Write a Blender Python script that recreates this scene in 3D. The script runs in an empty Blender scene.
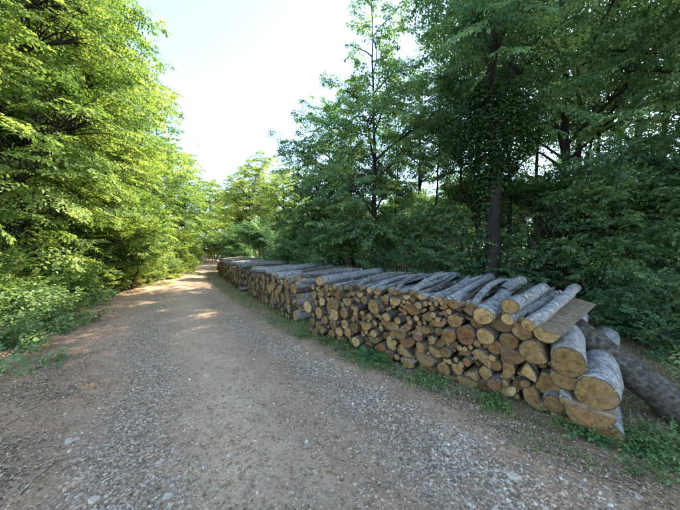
import bpy, math, random
import numpy as np
R = math.radians
random.seed(7)

# ------------------------------------------------------------------ camera, sky, sun, exposure
sc = bpy.context.scene
FPX = 265.0                      # focal length in pixels of the 680 px wide photograph
EYE = 1.6
HOR = 250.0
cam_d = bpy.data.cameras.new('camera')
cam_d.sensor_width = 36.0
cam_d.lens = FPX / 680 * 36.0
cam_d.shift_y = -5.0 / 680
cam_d.clip_start = 0.05
cam_d.clip_end = 2000
cam = bpy.data.objects.new('camera', cam_d)
sc.collection.objects.link(cam)
cam.location = (0, 0, EYE)
cam.rotation_euler = (R(90), 0, 0)
sc.camera = cam

SUN_AZ, SUN_EL = R(52), R(44)    # azimuth clockwise from the viewing direction
w = bpy.data.worlds.new('World')
sc.world = w
w.use_nodes = True
nt = w.node_tree
bg = nt.nodes['Background']
sky = nt.nodes.new('ShaderNodeTexSky')
sky.sky_type = 'NISHITA'
sky.sun_disc = False
sky.sun_elevation = SUN_EL
sky.sun_rotation = SUN_AZ
sky.air_density = 1.0
sky.dust_density = 0.3
sky.ozone_density = 1.0
nt.links.new(sky.outputs[0], bg.inputs[0])
bg.inputs[1].default_value = 0.15

sl = bpy.data.lights.new('sun', 'SUN')
sl.energy = 3.7
sl.angle = R(0.5)
sl.color = (1.0, 0.93, 0.82)
so = bpy.data.objects.new('sun', sl)
sc.collection.objects.link(so)
from mathutils import Vector
sdir = Vector((math.cos(SUN_EL) * math.sin(SUN_AZ), math.cos(SUN_EL) * math.cos(SUN_AZ), math.sin(SUN_EL)))
so.rotation_euler = sdir.to_track_quat('Z', 'Y').to_euler()
so.location = (0, 0, 30)

sc.view_settings.view_transform = 'Standard'
sc.view_settings.look = 'None'
sc.view_settings.gamma = 1.0
sc.view_settings.exposure = 2.3
cy = sc.cycles
cy.max_bounces = 8
cy.diffuse_bounces = 5
cy.transmission_bounces = 5
cy.glossy_bounces = 2
cy.transparent_max_bounces = 4
cy.caustics_reflective = False
cy.caustics_refractive = False
cy.sample_clamp_indirect = 6
cy.use_denoising = True
cy.use_light_tree = False
cy.use_adaptive_sampling = True
cy.adaptive_threshold = 0.02

COL = sc.collection

# ------------------------------------------------------------------ helpers
def smooth(a, b, x):
    t = np.clip((np.asarray(x, float) - a) / (b - a), 0, 1)
    return t * t * (3 - 2 * t)

def vnoise(x, y, seed=0):
    x = np.asarray(x, float); y = np.asarray(y, float)
    xi = np.floor(x).astype(np.int64); yi = np.floor(y).astype(np.int64)
    fx = x - xi; fy = y - yi
    fx = fx * fx * (3 - 2 * fx); fy = fy * fy * (3 - 2 * fy)
    def h(i, j):
        n = (i * 374761393 + j * 668265263 + seed * 362437) & 0x7fffffff
        n = ((n ^ (n >> 13)) * 1274126177) & 0x7fffffff
        return ((n ^ (n >> 16)) & 0xffff) / 65535.0
    a = h(xi, yi); b = h(xi + 1, yi); c = h(xi, yi + 1); d = h(xi + 1, yi + 1)
    return (a * (1 - fx) + b * fx) * (1 - fy) + (c * (1 - fx) + d * fx) * fy

def fbm(x, y, seed=0, oct=4):
    s = 0; a = 0.5; tot = 0
    for o in range(oct):
        s = s + a * vnoise(x * 2 ** o, y * 2 ** o, seed + o * 17); tot += a; a *= 0.5
    return s / tot

def road_su(x, y):
    """distance along the road and signed offset (right positive) from the gravel strip beside the pile"""
    xr = np.asarray(x, float) + 0.145; yr = np.asarray(y, float) - 3.85
    s = -0.571 * xr + 0.821 * yr
    u = 0.821 * xr + 0.571 * yr
    e = np.clip(s - 8, 0, 30)
    off = 0.0096 * e * e + np.clip(s - 38, 0, None) * 0.0096 * 60
    return s, u - off

def world_su(s, u):
    e = np.clip(s - 8, 0, 30)
    u = u + 0.0096 * e * e + np.clip(s - 38, 0, None) * 0.0096 * 60
    return -0.571 * s + 0.821 * u - 0.145, 0.821 * s + 0.571 * u + 3.85

def ground_z(x, y):
    s, u = road_su(x, y)
    x = np.asarray(x, float); y = np.asarray(y, float)
    z = 0.10 * (fbm(x * .35, y * .35, 3) - .5) * smooth(-2.6, -5, u)
    z = z - 0.03 * np.exp(-((u + 0.25) / .35) ** 2) - 0.03 * np.exp(-((u + 2.1) / .4) ** 2)
    z = z + 0.022 * np.exp(-((u + 1.2) / .5) ** 2)
    z = z + 0.35 * smooth(-4.2, -9, u) + 0.10 * smooth(1.2, 3.4, u) + 1.2 * smooth(3.5, 14, u)
    z = z + 0.03 * (fbm(x * 1.3, y * 1.3, 5) - .5)
    near = 1 - smooth(8, 20, np.hypot(x, y))
    z = z + near * (0.022 * (fbm(x * 7, y * 7, 9, 3) - .5) + 0.010 * (vnoise(x * 30, y * 30, 11) - .5))
    z = z + 0.5 * smooth(20, 60, y) * (fbm(x * .05, y * .05, 2) )
    return z

def link(o, parent=None):
    COL.objects.link(o)
    if parent is not None:
        o.parent = parent
    return o

def mesh_arrays(name, V, F, mats, parent=None, tint=None, smooth_shade=False, matidx=None):
    """V (n,3), F (m,k) equal-size faces"""
    V = np.ascontiguousarray(V, dtype=np.float32); F = np.ascontiguousarray(F, dtype=np.int32)
    me = bpy.data.meshes.new(name)
    me.vertices.add(len(V)); me.vertices.foreach_set('co', V.ravel())
    k = F.shape[1]
    me.loops.add(F.size); me.loops.foreach_set('vertex_index', F.ravel())
    me.polygons.add(len(F))
    me.polygons.foreach_set('loop_start', np.arange(0, F.size, k, dtype=np.int32))
    if smooth_shade:
        me.polygons.foreach_set('use_smooth', np.ones(len(F), dtype=bool))
    if matidx is not None:
        me.polygons.foreach_set('material_index', np.asarray(matidx, dtype=np.int32))
    me.update(calc_edges=True)
    if tint is not None:
        at = me.attributes.new('tint', 'FLOAT', 'POINT')
        at.data.foreach_set('value', np.ascontiguousarray(tint, dtype=np.float32))
    for m in (mats if isinstance(mats, (list, tuple)) else [mats]):
        me.materials.append(m)
    if name is None:
        return me
    o = bpy.data.objects.new(name, me)
    return link(o, parent)

def tag(o, label, cat, group=None, kind=None):
    if label: o['label'] = label
    if cat: o['category'] = cat
    if group: o['group'] = group
    if kind: o['kind'] = kind
    return o

def empty(name, loc=(0, 0, 0), rz=0):
    o = bpy.data.objects.new(name, None)
    o.empty_display_size = .2
    o.location = loc; o.rotation_euler = (0, 0, rz)
    return link(o)

def copy_tree(root, loc, rz=0.0, scale=1.0):
    r = root.copy(); COL.objects.link(r)
    r.location = loc; r.rotation_euler = (0, 0, rz)
    r.scale = scale if isinstance(scale, tuple) else (scale,) * 3
    for ch in root.children:
        c = ch.copy(); COL.objects.link(c); c.parent = r
        for g in ch.children:
            d = g.copy(); COL.objects.link(d); d.parent = c
    return r

# ------------------------------------------------------------------ materials
def new_mat(name):
    m = bpy.data.materials.new(name); m.use_nodes = True
    n = m.node_tree; b = n.nodes['Principled BSDF']
    return m, n, b
def N(n, t, **kw):
    x = n.nodes.new(t)
    for k, v in kw.items():
        setattr(x, k, v)
    return x
def noise(n, vec, scale, detail=4, rough=.55, dist=0):
    x = N(n, 'ShaderNodeTexNoise')
    x.inputs['Scale'].default_value = scale; x.inputs['Detail'].default_value = detail
    x.inputs['Roughness'].default_value = rough; x.inputs['Distortion'].default_value = dist
    if vec is not None: n.links.new(vec, x.inputs['Vector'])
    return x.outputs['Fac']
def ramp(n, fac, stops):
    x = N(n, 'ShaderNodeValToRGB'); e = x.color_ramp.elements
    while len(e) < len(stops): e.new(.5)
    for i, (p, c) in enumerate(stops):
        e[i].position = p; e[i].color = c if len(c) == 4 else (*c, 1)
    n.links.new(fac, x.inputs[0]); return x.outputs[0]
def mix(n, fac, a, b, mode='MIX'):
    x = N(n, 'ShaderNodeMix', data_type='RGBA', blend_type=mode)
    for sock, v in ((x.inputs[0], fac), (x.inputs[6], a), (x.inputs[7], b)):
        if isinstance(v, (int, float)): sock.default_value = v
        elif isinstance(v, tuple): sock.default_value = (*v, 1) if len(v) == 3 else v
        else: n.links.new(v, sock)
    return x.outputs[2]
def math_n(n, op, a, b=0.0, c=None, clamp=False):
    x = N(n, 'ShaderNodeMath', operation=op, use_clamp=clamp)
    for i, v in enumerate((a, b) if c is None else (a, b, c)):
        if isinstance(v, (int, float)): x.inputs[i].default_value = v
        else: n.links.new(v, x.inputs[i])
    return x.outputs[0]
def bump(n, b, h, strength, dist):
    x = N(n, 'ShaderNodeBump'); x.inputs['Strength'].default_value = strength
    x.inputs['Distance'].default_value = dist
    n.links.new(h, x.inputs['Height']); n.links.new(x.outputs[0], b.inputs['Normal'])
def attr(n, name):
    x = N(n, 'ShaderNodeAttribute'); x.attribute_name = name; return x.outputs['Fac']

def leaf_mat(name, c0, c1, c2, trans=.45, k=1.9):
    # a leaf both reflects and transmits; the mix below halves each share, so the pigment is given at full strength
    c0, c1, c2 = [tuple(v * k for v in c) for c in (c0, c1, c2)]
    m, n, b = new_mat(name)
    t = attr(n, 'tint')
    oi = N(n, 'ShaderNodeObjectInfo')
    k = math_n(n, 'ADD', t, math_n(n, 'MULTIPLY', math_n(n, 'SUBTRACT', oi.outputs['Random'], .5), .35), clamp=True)
    c = ramp(n, k, [(0, c0), (.55, c1), (1, c2)])
    n.links.new(c, b.inputs['Base Color'])
    b.inputs['Roughness'].default_value = .5
    b.inputs['Specular IOR Level'].default_value = .22 if name != 'dead_leaf' else .05
    tr = N(n, 'ShaderNodeBsdfTranslucent')
    n.links.new(mix(n, 1.0, c, (1.15, 1.2, .6), 'MULTIPLY'), tr.inputs[0])
    ms = N(n, 'ShaderNodeMixShader'); ms.inputs[0].default_value = trans
    n.links.new(b.outputs[0], ms.inputs[1]); n.links.new(tr.outputs[0], ms.inputs[2])
    n.links.new(ms.outputs[0], n.nodes['Material Output'].inputs[0])
    return m

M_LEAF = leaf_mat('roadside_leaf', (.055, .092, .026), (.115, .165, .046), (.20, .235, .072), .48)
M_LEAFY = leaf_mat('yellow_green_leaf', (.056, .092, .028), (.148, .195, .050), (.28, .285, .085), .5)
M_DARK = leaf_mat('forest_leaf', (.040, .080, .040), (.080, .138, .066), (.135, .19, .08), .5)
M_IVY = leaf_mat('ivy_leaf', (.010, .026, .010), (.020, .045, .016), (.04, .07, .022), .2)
M_HERB = leaf_mat('herb_leaf', (.04, .07, .025), (.085, .128, .044), (.165, .20, .075), .35)
M_FERN = leaf_mat('fern_leaf', (.025, .062, .02), (.048, .105, .034), (.085, .15, .048), .35)
M_GRASS = leaf_mat('grass_blade', (.04, .07, .02), (.085, .12, .035), (.20, .19, .08), .3)
M_DEAD = leaf_mat('dead_leaf', (.19, .125, .078), (.37, .27, .175), (.60, .48, .34), .1, 1.1)

def bark_mat(name, dark, mid, light, lich=.5, scale=1.0):
    m, n, b = new_mat(name)
    tc = N(n, 'ShaderNodeTexCoord'); oi = N(n, 'ShaderNodeObjectInfo')
    add = N(n, 'ShaderNodeVectorMath', operation='ADD')
    cmb = N(n, 'ShaderNodeVectorMath', operation='SCALE'); cmb.inputs[0].default_value = (17, 31, 23)
    n.links.new(oi.outputs['Random'], cmb.inputs['Scale'])
    n.links.new(tc.outputs['Object'], add.inputs[0]); n.links.new(cmb.outputs[0], add.inputs[1])
    v = add.outputs[0]
    a = noise(n, v, 9 * scale, 4, .65)
    f = noise(n, v, 60 * scale, 2, .6)
    c = ramp(n, a, [(.3, dark), (.5, mid), (.72, light)])
    c = mix(n, math_n(n, 'MULTIPLY', f, .6), c, mix(n, .5, c, dark), 'MIX')
    pat = noise(n, v, 14 * scale, 4, .7, .6)
    lm = ramp(n, pat, [(.60 - .12 * lich, (0, 0, 0)), (.64 - .08 * lich, (1, 1, 1))])
    c = mix(n, math_n(n, 'MULTIPLY', lm, .75), c, (.43, .43, .40))
    sc_ = ramp(n, noise(n, v, 26 * scale, 3, .6), [(.30, (1, 1, 1)), (.36, (0, 0, 0))])
    c = mix(n, math_n(n, 'MULTIPLY', sc_, .7), c, (.03, .025, .02))
    c = mix(n, 1.0, c, ramp(n, oi.outputs['Random'], [(0, (.6, .57, .55)), (.5, (.9, .88, .86)), (1, (1.1, 1.08, 1.04))]), 'MULTIPLY')
    n.links.new(c, b.inputs['Base Color']); b.inputs['Roughness'].default_value = .85
    b.inputs['Specular IOR Level'].default_value = .25
    bump(n, b, math_n(n, 'ADD', a, math_n(n, 'MULTIPLY', f, .5)), .7, .02)
    return m
M_BARK = bark_mat('grey_log_bark', (.085, .078, .068), (.22, .21, .19), (.38, .375, .355), .7, 1.7)
M_BARKD = bark_mat('mossy_log_bark', (.032, .024, .016), (.078, .060, .040), (.15, .125, .088), -.1, 1.5)
M_BARKM = bark_mat('mottled_log_bark', (.035, .028, .020), (.105, .088, .064), (.26, .235, .185), -.7, 2.6)
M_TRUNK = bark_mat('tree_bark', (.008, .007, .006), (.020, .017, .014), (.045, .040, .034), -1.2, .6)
M_TWIG = bark_mat('twig_bark', (.05, .04, .03), (.11, .09, .07), (.18, .16, .13), .1)

def wood_mat(name, tone, cut=True):
    m, n, b = new_mat(name)
    tc = N(n, 'ShaderNodeTexCoord'); oi = N(n, 'ShaderNodeObjectInfo'); v = tc.outputs['Object']
    sep = N(n, 'ShaderNodeSeparateXYZ'); n.links.new(v, sep.inputs[0])
    rr = math_n(n, 'SQRT', math_n(n, 'ADD', math_n(n, 'POWER', sep.outputs[0], 2), math_n(n, 'POWER', sep.outputs[2], 2)))
    add = N(n, 'ShaderNodeVectorMath', operation='ADD')
    cmb = N(n, 'ShaderNodeVectorMath', operation='SCALE'); cmb.inputs[0].default_value = (13, 7, 29)
    n.links.new(oi.outputs['Random'], cmb.inputs['Scale']); n.links.new(v, add.inputs[0]); n.links.new(cmb.outputs[0], add.inputs[1])
    vv = add.outputs[0]
    big = noise(n, vv, 9, 4, .6)
    hue = ramp(n, oi.outputs['Random'], [(0, tone[0]), (.3, tone[1]), (.6, tone[2]), (.85, tone[3]), (1, tone[4])])
    if cut:
        rings = math_n(n, 'SINE', math_n(n, 'ADD', math_n(n, 'MULTIPLY', rr, 620), math_n(n, 'MULTIPLY', noise(n, vv, 14, 3), 16)))
        c = mix(n, math_n(n, 'MULTIPLY_ADD', rings, .10, .10), hue, mix(n, 1.0, hue, (.62, .50, .38), 'MULTIPLY'))
        heart = ramp(n, math_n(n, 'ADD', math_n(n, 'MULTIPLY', rr, 7), math_n(n, 'MULTIPLY', math_n(n, 'SUBTRACT', big, .5), 1.6)), [(.12, (1, 1, 1)), (.55, (0, 0, 0))])
        hr = math_n(n, 'MULTIPLY', heart, math_n(n, 'MULTIPLY_ADD', noise(n, oi.outputs['Random'], 40, 0), 1.3, -.25, clamp=True))
        c = mix(n, hr, c, mix(n, 1.0, hue, (.62, .36, .22), 'MULTIPLY'))
        ang = math_n(n, 'ARCTAN2', sep.outputs[2], sep.outputs[0])
        wv = N(n, 'ShaderNodeCombineXYZ'); n.links.new(ang, wv.inputs[0]); n.links.new(oi.outputs['Random'], wv.inputs[1])
        cr = ramp(n, noise(n, wv.outputs[0], 5.5, 3, .8), [(.37, (1, 1, 1)), (.41, (0, 0, 0))])
        c = mix(n, math_n(n, 'MULTIPLY', cr, .6), c, (.05, .03, .02))
        h = math_n(n, 'ADD', math_n(n, 'MULTIPLY', rings, .15), noise(n, vv, 70, 4))
    else:
        mp = N(n, 'ShaderNodeMapping'); mp.inputs['Scale'].default_value = (60, 2.5, 60)
        n.links.new(vv, mp.inputs[0])
        g = noise(n, mp.outputs[0], 1, 5, .6)
        c = mix(n, g, mix(n, 1.0, hue, (.7, .62, .55), 'MULTIPLY'), mix(n, 1.0, hue, (1.25, 1.2, 1.15), 'MULTIPLY'))
        h = g
    st = ramp(n, noise(n, vv, 20, 5, .75), [(.36, (.30, .25, .20)), (.58, (1, 1, 1))])
    c = mix(n, .8, c, st, 'MULTIPLY')
    grey = ramp(n, noise(n, vv, 7, 4, .7), [(.52, (0, 0, 0)), (.68, (1, 1, 1))])
    c = mix(n, math_n(n, 'MULTIPLY', grey, .55), c, (.18, .145, .095))
    vr = noise(n, cmb.outputs[0], 3.1, 0)
    c = mix(n, 1.0, c, ramp(n, vr, [(.28, (.55, .52, .50)), (.5, (1, 1, 1)), (.72, (1.3, 1.3, 1.32))]), 'MULTIPLY')
    n.links.new(c, b.inputs['Base Color']); b.inputs['Roughness'].default_value = .8
    b.inputs['Specular IOR Level'].default_value = .2
    bump(n, b, h, .45, .006)
    return m
TONE = [(.18, .106, .044), (.30, .198, .072), (.42, .30, .130), (.25, .158, .058), (.18, .084, .035)]
M_CUT = wood_mat('cut_wood', TONE, True)
M_SPLIT = wood_mat('split_wood', [(.32, .23, .135), (.38, .29, .185), (.44, .36, .25), (.36, .265, .165), (.29, .185, .105)], False)

def ground_mat():
    m, n, b = new_mat('forest_ground')
    tc = N(n, 'ShaderNodeTexCoord'); v = tc.outputs['Object']
    gr, li, ga, sa = attr(n, 'gravel'), attr(n, 'litter'), attr(n, 'grassy'), attr(n, 'sandy')
    n1 = noise(n, v, 1.3, 3, .65); n2 = noise(n, v, 9, 4, .7); n3 = noise(n, v, 48, 4, .75); n4 = noise(n, v, 170, 2, .7)
    n23 = math_n(n, 'ADD', math_n(n, 'MULTIPLY', n2, .55), math_n(n, 'MULTIPLY', n3, .45))
    dirt = ramp(n, n23, [(.28, (.155, .118, .092)), (.5, (.245, .192, .152)), (.75, (.33, .268, .215))])
    sand = ramp(n, n23, [(.3, (.24, .20, .165)), (.7, (.36, .30, .245))])
    c = mix(n, sa, dirt, sand)
    vor = N(n, 'ShaderNodeTexVoronoi'); vor.inputs['Scale'].default_value = 42
    n.links.new(v, vor.inputs['Vector'])
    vcol = N(n, 'ShaderNodeSeparateColor'); n.links.new(vor.outputs['Color'], vcol.inputs[0])
    stone = ramp(n, vcol.outputs[0], [(0, (.18, .152, .125)), (.5, (.34, .305, .265)), (1, (.52, .485, .435))])
    stone = mix(n, ramp(n, vor.outputs['Distance'], [(.35, (0, 0, 0)), (.6, (1, 1, 1))]), stone, (.12, .10, .085))
    gm = math_n(n, 'MULTIPLY', gr, ramp(n, math_n(n, 'ADD', math_n(n, 'MULTIPLY', n3, .6), math_n(n, 'MULTIPLY', n2, .5)), [(.42, (0, 0, 0)), (.6, (1, 1, 1))]), clamp=True)
    c = mix(n, gm, c, stone)
    lit = ramp(n, n3, [(.3, (.10, .076, .058)), (.5, (.20, .155, .120)), (.68, (.30, .245, .195)), (.8, (.40, .345, .28))])
    lm = math_n(n, 'MULTIPLY', li, ramp(n, n2, [(.3, (.3, .3, .3)), (.55, (1, 1, 1))]))
    c = mix(n, lm, c, lit)
    gc = ramp(n, n3, [(.3, (.035, .045, .016)), (.6, (.075, .092, .032)), (.8, (.14, .14, .06))])
    gmk = math_n(n, 'MULTIPLY', ga, ramp(n, math_n(n, 'ADD', math_n(n, 'MULTIPLY', n2, .6), math_n(n, 'MULTIPLY', n1, .4)), [(.38, (0, 0, 0)), (.58, (1, 1, 1))]))
    c = mix(n, math_n(n, 'MULTIPLY', gmk, .8), c, gc)
    c = mix(n, .9, c, ramp(n, n4, [(.3, (.42, .40, .38)), (.52, (1, 1, 1)), (.72, (1.5, 1.48, 1.45))]), 'MULTIPLY')
    c = mix(n, .5, c, ramp(n, n1, [(.3, (.72, .68, .66)), (.7, (1.2, 1.2, 1.18))]), 'MULTIPLY')
    c = mix(n, 1.0, c, (1.83, 1.45, 1.08), 'MULTIPLY')
    n.links.new(c, b.inputs['Base Color']); b.inputs['Roughness'].default_value = .95
    b.inputs['Specular IOR Level'].default_value = .15
    h = math_n(n, 'ADD', n3, math_n(n, 'MULTIPLY', math_n(n, 'SUBTRACT', 1.0, vor.outputs['Distance']), math_n(n, 'MULTIPLY', gr, .5)))
    bump(n, b, h, .8, .02)
    return m
M_GROUND = ground_mat()

def stone_mat():
    m, n, b = new_mat('limestone')
    tc = N(n, 'ShaderNodeTexCoord'); t = attr(n, 'tint')
    c = ramp(n, t, [(0, (.25, .18, .115)), (.4, (.45, .355, .25)), (.8, (.64, .53, .385)), (1, (.80, .69, .52))])
    c = mix(n, .6, c, ramp(n, noise(n, tc.outputs['Object'], 60, 5, .7), [(.3, (.55, .5, .45)), (.7, (1.15, 1.15, 1.15))]), 'MULTIPLY')
    n.links.new(c, b.inputs['Base Color']); b.inputs['Roughness'].default_value = .9
    b.inputs['Specular IOR Level'].default_value = .2
    return m
M_STONE = stone_mat()

# ------------------------------------------------------------------ the ground and the road
def road_zones(x, y):
    s, u = road_su(x, y)
    wob = (fbm(x * .9, y * .9, 21) - .5)
    uw = u + wob * .5
    uc = -.62 + .50 * smooth(3.5, -2.5, s)               # middle of the gravel strip on the right
    wv = .7 + .6 * fbm(s * .8, uw * .3, 27, 2)
    gravel = np.exp(-((uw - uc) / (.36 * wv)) ** 2) + .95 * np.exp(-((uw + 2.2) / (.34 * wv)) ** 2) + .14 * ((uw > -3) & (uw < uc + .3))
    litter = smooth(-2.5, -3.1, uw) + smooth(1.4, 2.2, uw) + .55 * smooth(uc + .35, uc + .7, uw)
    grassy = smooth(uc + .40, uc + .75, uw) * (1 - .6 * smooth(-.3, -2.2, s)) + smooth(-3.5, -4.3, uw) * .9
    sandy = np.exp(-((uw + 1.4) / .5) ** 2)
    return np.clip(gravel, 0, 1), np.clip(litter, 0, 1), np.clip(grassy, 0, 1), np.clip(sandy, 0, 1), uw

def build_ground():
    na = 560
    rad = np.concatenate([[0.0], 0.45 * (1.0175 ** np.arange(0, 345)), [220, 300, 450, 700]])
    # the frame's half circle is meshed finely, the rest coarsely
    a_f = np.linspace(R(-62), R(62), na); a_b = np.linspace(R(62), R(298), 90)[1:]
    ang = np.concatenate([a_f, a_b])                       # clockwise from +Y
    A, Q = np.meshgrid(ang, rad[1:])
    X = Q * np.sin(A); Y = Q * np.cos(A)
    Z = ground_z(X, Y)
    nr, nc = X.shape
    V = np.stack([X, Y, Z], -1).reshape(-1, 3)
    i = np.arange(nr - 1)[:, None]; j = np.arange(nc)[None, :]; j2 = (j + 1) % nc
    F = np.stack([i * nc + j, (i + 1) * nc + j, (i + 1) * nc + j2, i * nc + j2], -1).reshape(-1, 4)[:, ::-1]
    g, l, ga, sa, uw = road_zones(V[:, 0], V[:, 1])
    fu = uw[F].mean(1)
    isroad = (fu > -2.95) & (fu < (-.62 + .50 * smooth(3.5, -2.5, road_su(V[:, 0], V[:, 1])[0]))[F].mean(1) + .42)
    # the small disc under the camera joins the road
    for nm, sel in (('ground', ~isroad), ('road', isroad)):
        f = F[sel]
        used = np.unique(f); remap = -np.ones(len(V), int); remap[used] = np.arange(len(used))
        o = mesh_arrays(nm, V[used], remap[f], M_GROUND, smooth_shade=True)
        for an, ar in (('gravel', g), ('litter', l), ('grassy', ga), ('sandy', sa)):
            at = o.data.attributes.new(an, 'FLOAT', 'POINT'); at.data.foreach_set('value', ar[used].astype(np.float32))
        o['kind'] = 'structure'
        o['label'] = 'leaf-strewn forest floor and grassy verge' if nm == 'ground' else 'rutted gravel forest road curving away to the right'
build_ground()

def tube(pts, rad, k=6):
    pts = np.asarray(pts, float); n = len(pts)
    T = np.gradient(pts, axis=0); T /= np.linalg.norm(T, axis=1, keepdims=True) + 1e-9
    up = np.array((0, 0, 1.0)) if abs(T[0][2]) < .9 else np.array((1.0, 0, 0))
    A = np.cross(T, up); A /= np.linalg.norm(A, axis=1, keepdims=True) + 1e-9
    B = np.cross(T, A)
    th = np.linspace(0, 2 * math.pi, k, endpoint=False)
    rad = np.asarray(rad)[:, None, None]
    V = pts[:, None, :] + rad * (np.cos(th)[None, :, None] * A[:, None, :] + np.sin(th)[None, :, None] * B[:, None, :])
    i = np.arange(n - 1)[:, None]; j = np.arange(k)[None, :]; j2 = (j + 1) % k
    F = np.stack([i * k + j, i * k + j2, (i + 1) * k + j2, (i + 1) * k + j], -1).reshape(-1, 4)
    return V.reshape(-1, 3), F

# ------------------------------------------------------------------ the log stacks
def cross_section(r, flats, rng, nseg=18):
    """polygon (x right, z up) of a log end; flats = [(deg, offset in r)]; the pith stays at the origin"""
    ph = rng.uniform(0, 6.28, 3)
    th = np.linspace(0, 2 * math.pi, 72, endpoint=False)
    rr = r * (1 + .045 * np.sin(2 * th + ph[0]) + .03 * np.sin(3 * th + ph[1]) + .02 * np.sin(5 * th + ph[2]))
    P = [np.array((c * math.cos(t), c * math.sin(t))) for c, t in zip(rr, th)]
    lab = [0] * len(P)
    for deg, off in flats:
        d = np.array((math.cos(R(deg)), math.sin(R(deg)))); o = off * r
        Q = []; L = []
        for k in range(len(P)):
            a, b = P[k], P[(k + 1) % len(P)]
            da, db = a @ d - o, b @ d - o
            if da <= 0:
                Q.append(a); L.append(lab[k] if db <= 0 else lab[k])
            if (da <= 0) != (db <= 0):
                Q.append(a + (b - a) * (da / (da - db)))
                L.append(1 if da <= 0 else lab[k])
        P, lab = Q, L
    # thin the round part
    keep = []; last = -9
    for k in range(len(P)):
        corner = lab[k] == 1 or lab[k - 1] == 1
        if corner or k - last >= 4:
            keep.append(k); last = k
    return np.array([P[k] for k in keep]), [lab[k] for k in keep]

def log_mesh(r, flats, length, rng, bend=.03, taper=.06, nring=7, fork=False):
    """local: +Y into the stack, front face at y=0. returns bark(V,F), caps, split faces (triangles)"""
    P, lab = cross_section(r, flats, rng)
    n = len(P)
    ys = np.linspace(0, length, nring)
    b1, b2 = rng.uniform(-bend, bend, 2)
    ring = []
    for k, y in enumerate(ys):
        t = y / length
        q = P * (1 - taper * t) * (1 + rng.uniform(-.015, .015))
        if not flats:
            q = q * (1 + rng.normal(0, .03)) + rng.normal(0, .02 * r, q.shape) + rng.normal(0, .05 * r, 2)
        q = q + np.array((b1, b2)) * math.sin(t * math.pi) * 1.0
        ring.append(np.column_stack([q[:, 0], np.full(n, y), q[:, 1]]))
    V = np.concatenate(ring)
    bark = []; split = []
    for k in range(nring - 1):
        for j in range(n):
            a = k * n + j; b = k * n + (j + 1) % n
            quad = (a, b, b + n, a + n)
            (split if lab[j] == 1 else bark).append(quad)
    cen = P.mean(0)
    return V, n, nring, bark, split, cen

def compact(V, F):
    F = np.asarray(F); used = np.unique(F); rm = np.zeros(len(V), int); rm[used] = np.arange(len(used))
    return V[used], rm[F]

def frame_log(name, base, fwd, r, flats, length, rng, barkmat, **kw):
    """one log: bark mesh (top-level) with its cut ends and split faces as parts"""
    V, n, nr, bark, split, cen = log_mesh(r, flats, length, rng, **kw)
    f = Vector(fwd).normalized()
    rz = math.atan2(-f.x, f.y); rx = math.asin(max(-1, min(1, f.z)))
    # bark with a thin rim turned over the cut edge
    rim_w = min(.008, .10 * r)
    F0 = V[:n]; c3 = np.array((cen[0], 0, cen[1]))
    dirs = F0 - c3; ln = np.linalg.norm(dirs, axis=1, keepdims=True)
    inner = F0 - dirs / ln * rim_w
    Fb = V[-n:]; cb = np.array((Fb[:, 0].mean(), length, Fb[:, 2].mean()))
    db = Fb - cb; innerb = Fb - db / np.linalg.norm(db, axis=1, keepdims=True) * rim_w
    VV = np.concatenate([V, inner, innerb])
    nV = len(V)
    rim = [(nV + j, nV + (j + 1) % n, (j + 1) % n, j) for j in range(n)]
    o2 = nV - n
    rim += [(o2 + j, o2 + (j + 1) % n, nV + n + (j + 1) % n, nV + n + j) for j in range(n)]
    Vb, Fbk = compact(VV, bark + rim)
    o = mesh_arrays(name, Vb, Fbk, [barkmat, M_BARKD], smooth_shade=True, matidx=[0] * len(bark) + [1] * len(rim))
    o.location = base; o.rotation_euler = (rx, 0, rz)
    # cut faces: fan with a slightly uneven saw cut
    for front in (True, False):
        I = (inner if front else innerb).copy()
        y = -.002 if front else length + .002
        c = c3 if front else cb
        C = np.concatenate([[c], c + (I - c) * .5, I])
        C[:, 1] = y + rng.normal(0, .0018, len(C))
        C[1 + n:, 1] = (0.001 if front else length - .001)
        T = []
        for j in range(n):
            j2 = (j + 1) % n
            T.append((0, 1 + j, 1 + j2)); T.append((1 + j, 1 + n + j, 1 + n + j2)); T.append((1 + j, 1 + n + j2, 1 + j2))
        T = np.array(T)
        if front: pass
        else: T = T[:, ::-1]
        if front or length < 1.6:
            mesh_arrays('cut_face', C, T, M_CUT, parent=o)
        else:
            mesh_arrays('cut_face', C, T, M_CUT, parent=o)
    if split:
        Vs, Fs = compact(V, split)
        mesh_arrays('split_face', Vs, Fs, M_SPLIT, parent=o)
    return o

class Stack:
    def __init__(self, p0, p1):
        self.p0 = np.array(p0, float); d = np.array(p1, float) - self.p0
        self.len = float(np.hypot(*d)); self.t = d / self.len            # along, away from the viewer
        self.n = np.array((self.t[1], -self.t[0]))                        # into the stack
    def pix(self, px, py):
        d = np.array(((px - 340) / FPX, 1.0))
        k = (self.p0 @ self.n) / (d @ self.n)
        p = d * k
        return float((p - self.p0) @ self.t), EYE + k * (HOR - py) / FPX, k
    def point(self, a, z, out=0.0):
        q = self.p0 + self.t * a - self.n * out
        return (q[0], q[1], z)

S1 = Stack((2.40, 2.15), (-0.57, 5.0))
S2 = Stack((-.90, 5.76), (-3.42, 9.75))
S3 = Stack((-3.75, 10.15), (-8.2, 17.8))

LOGS = []     # dict: stack, a, z, r, flats, out, yaw, pitch, length, mat, name
def circ_fill(d):
    """circle standing for the piece when holes are filled"""
    return d
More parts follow.
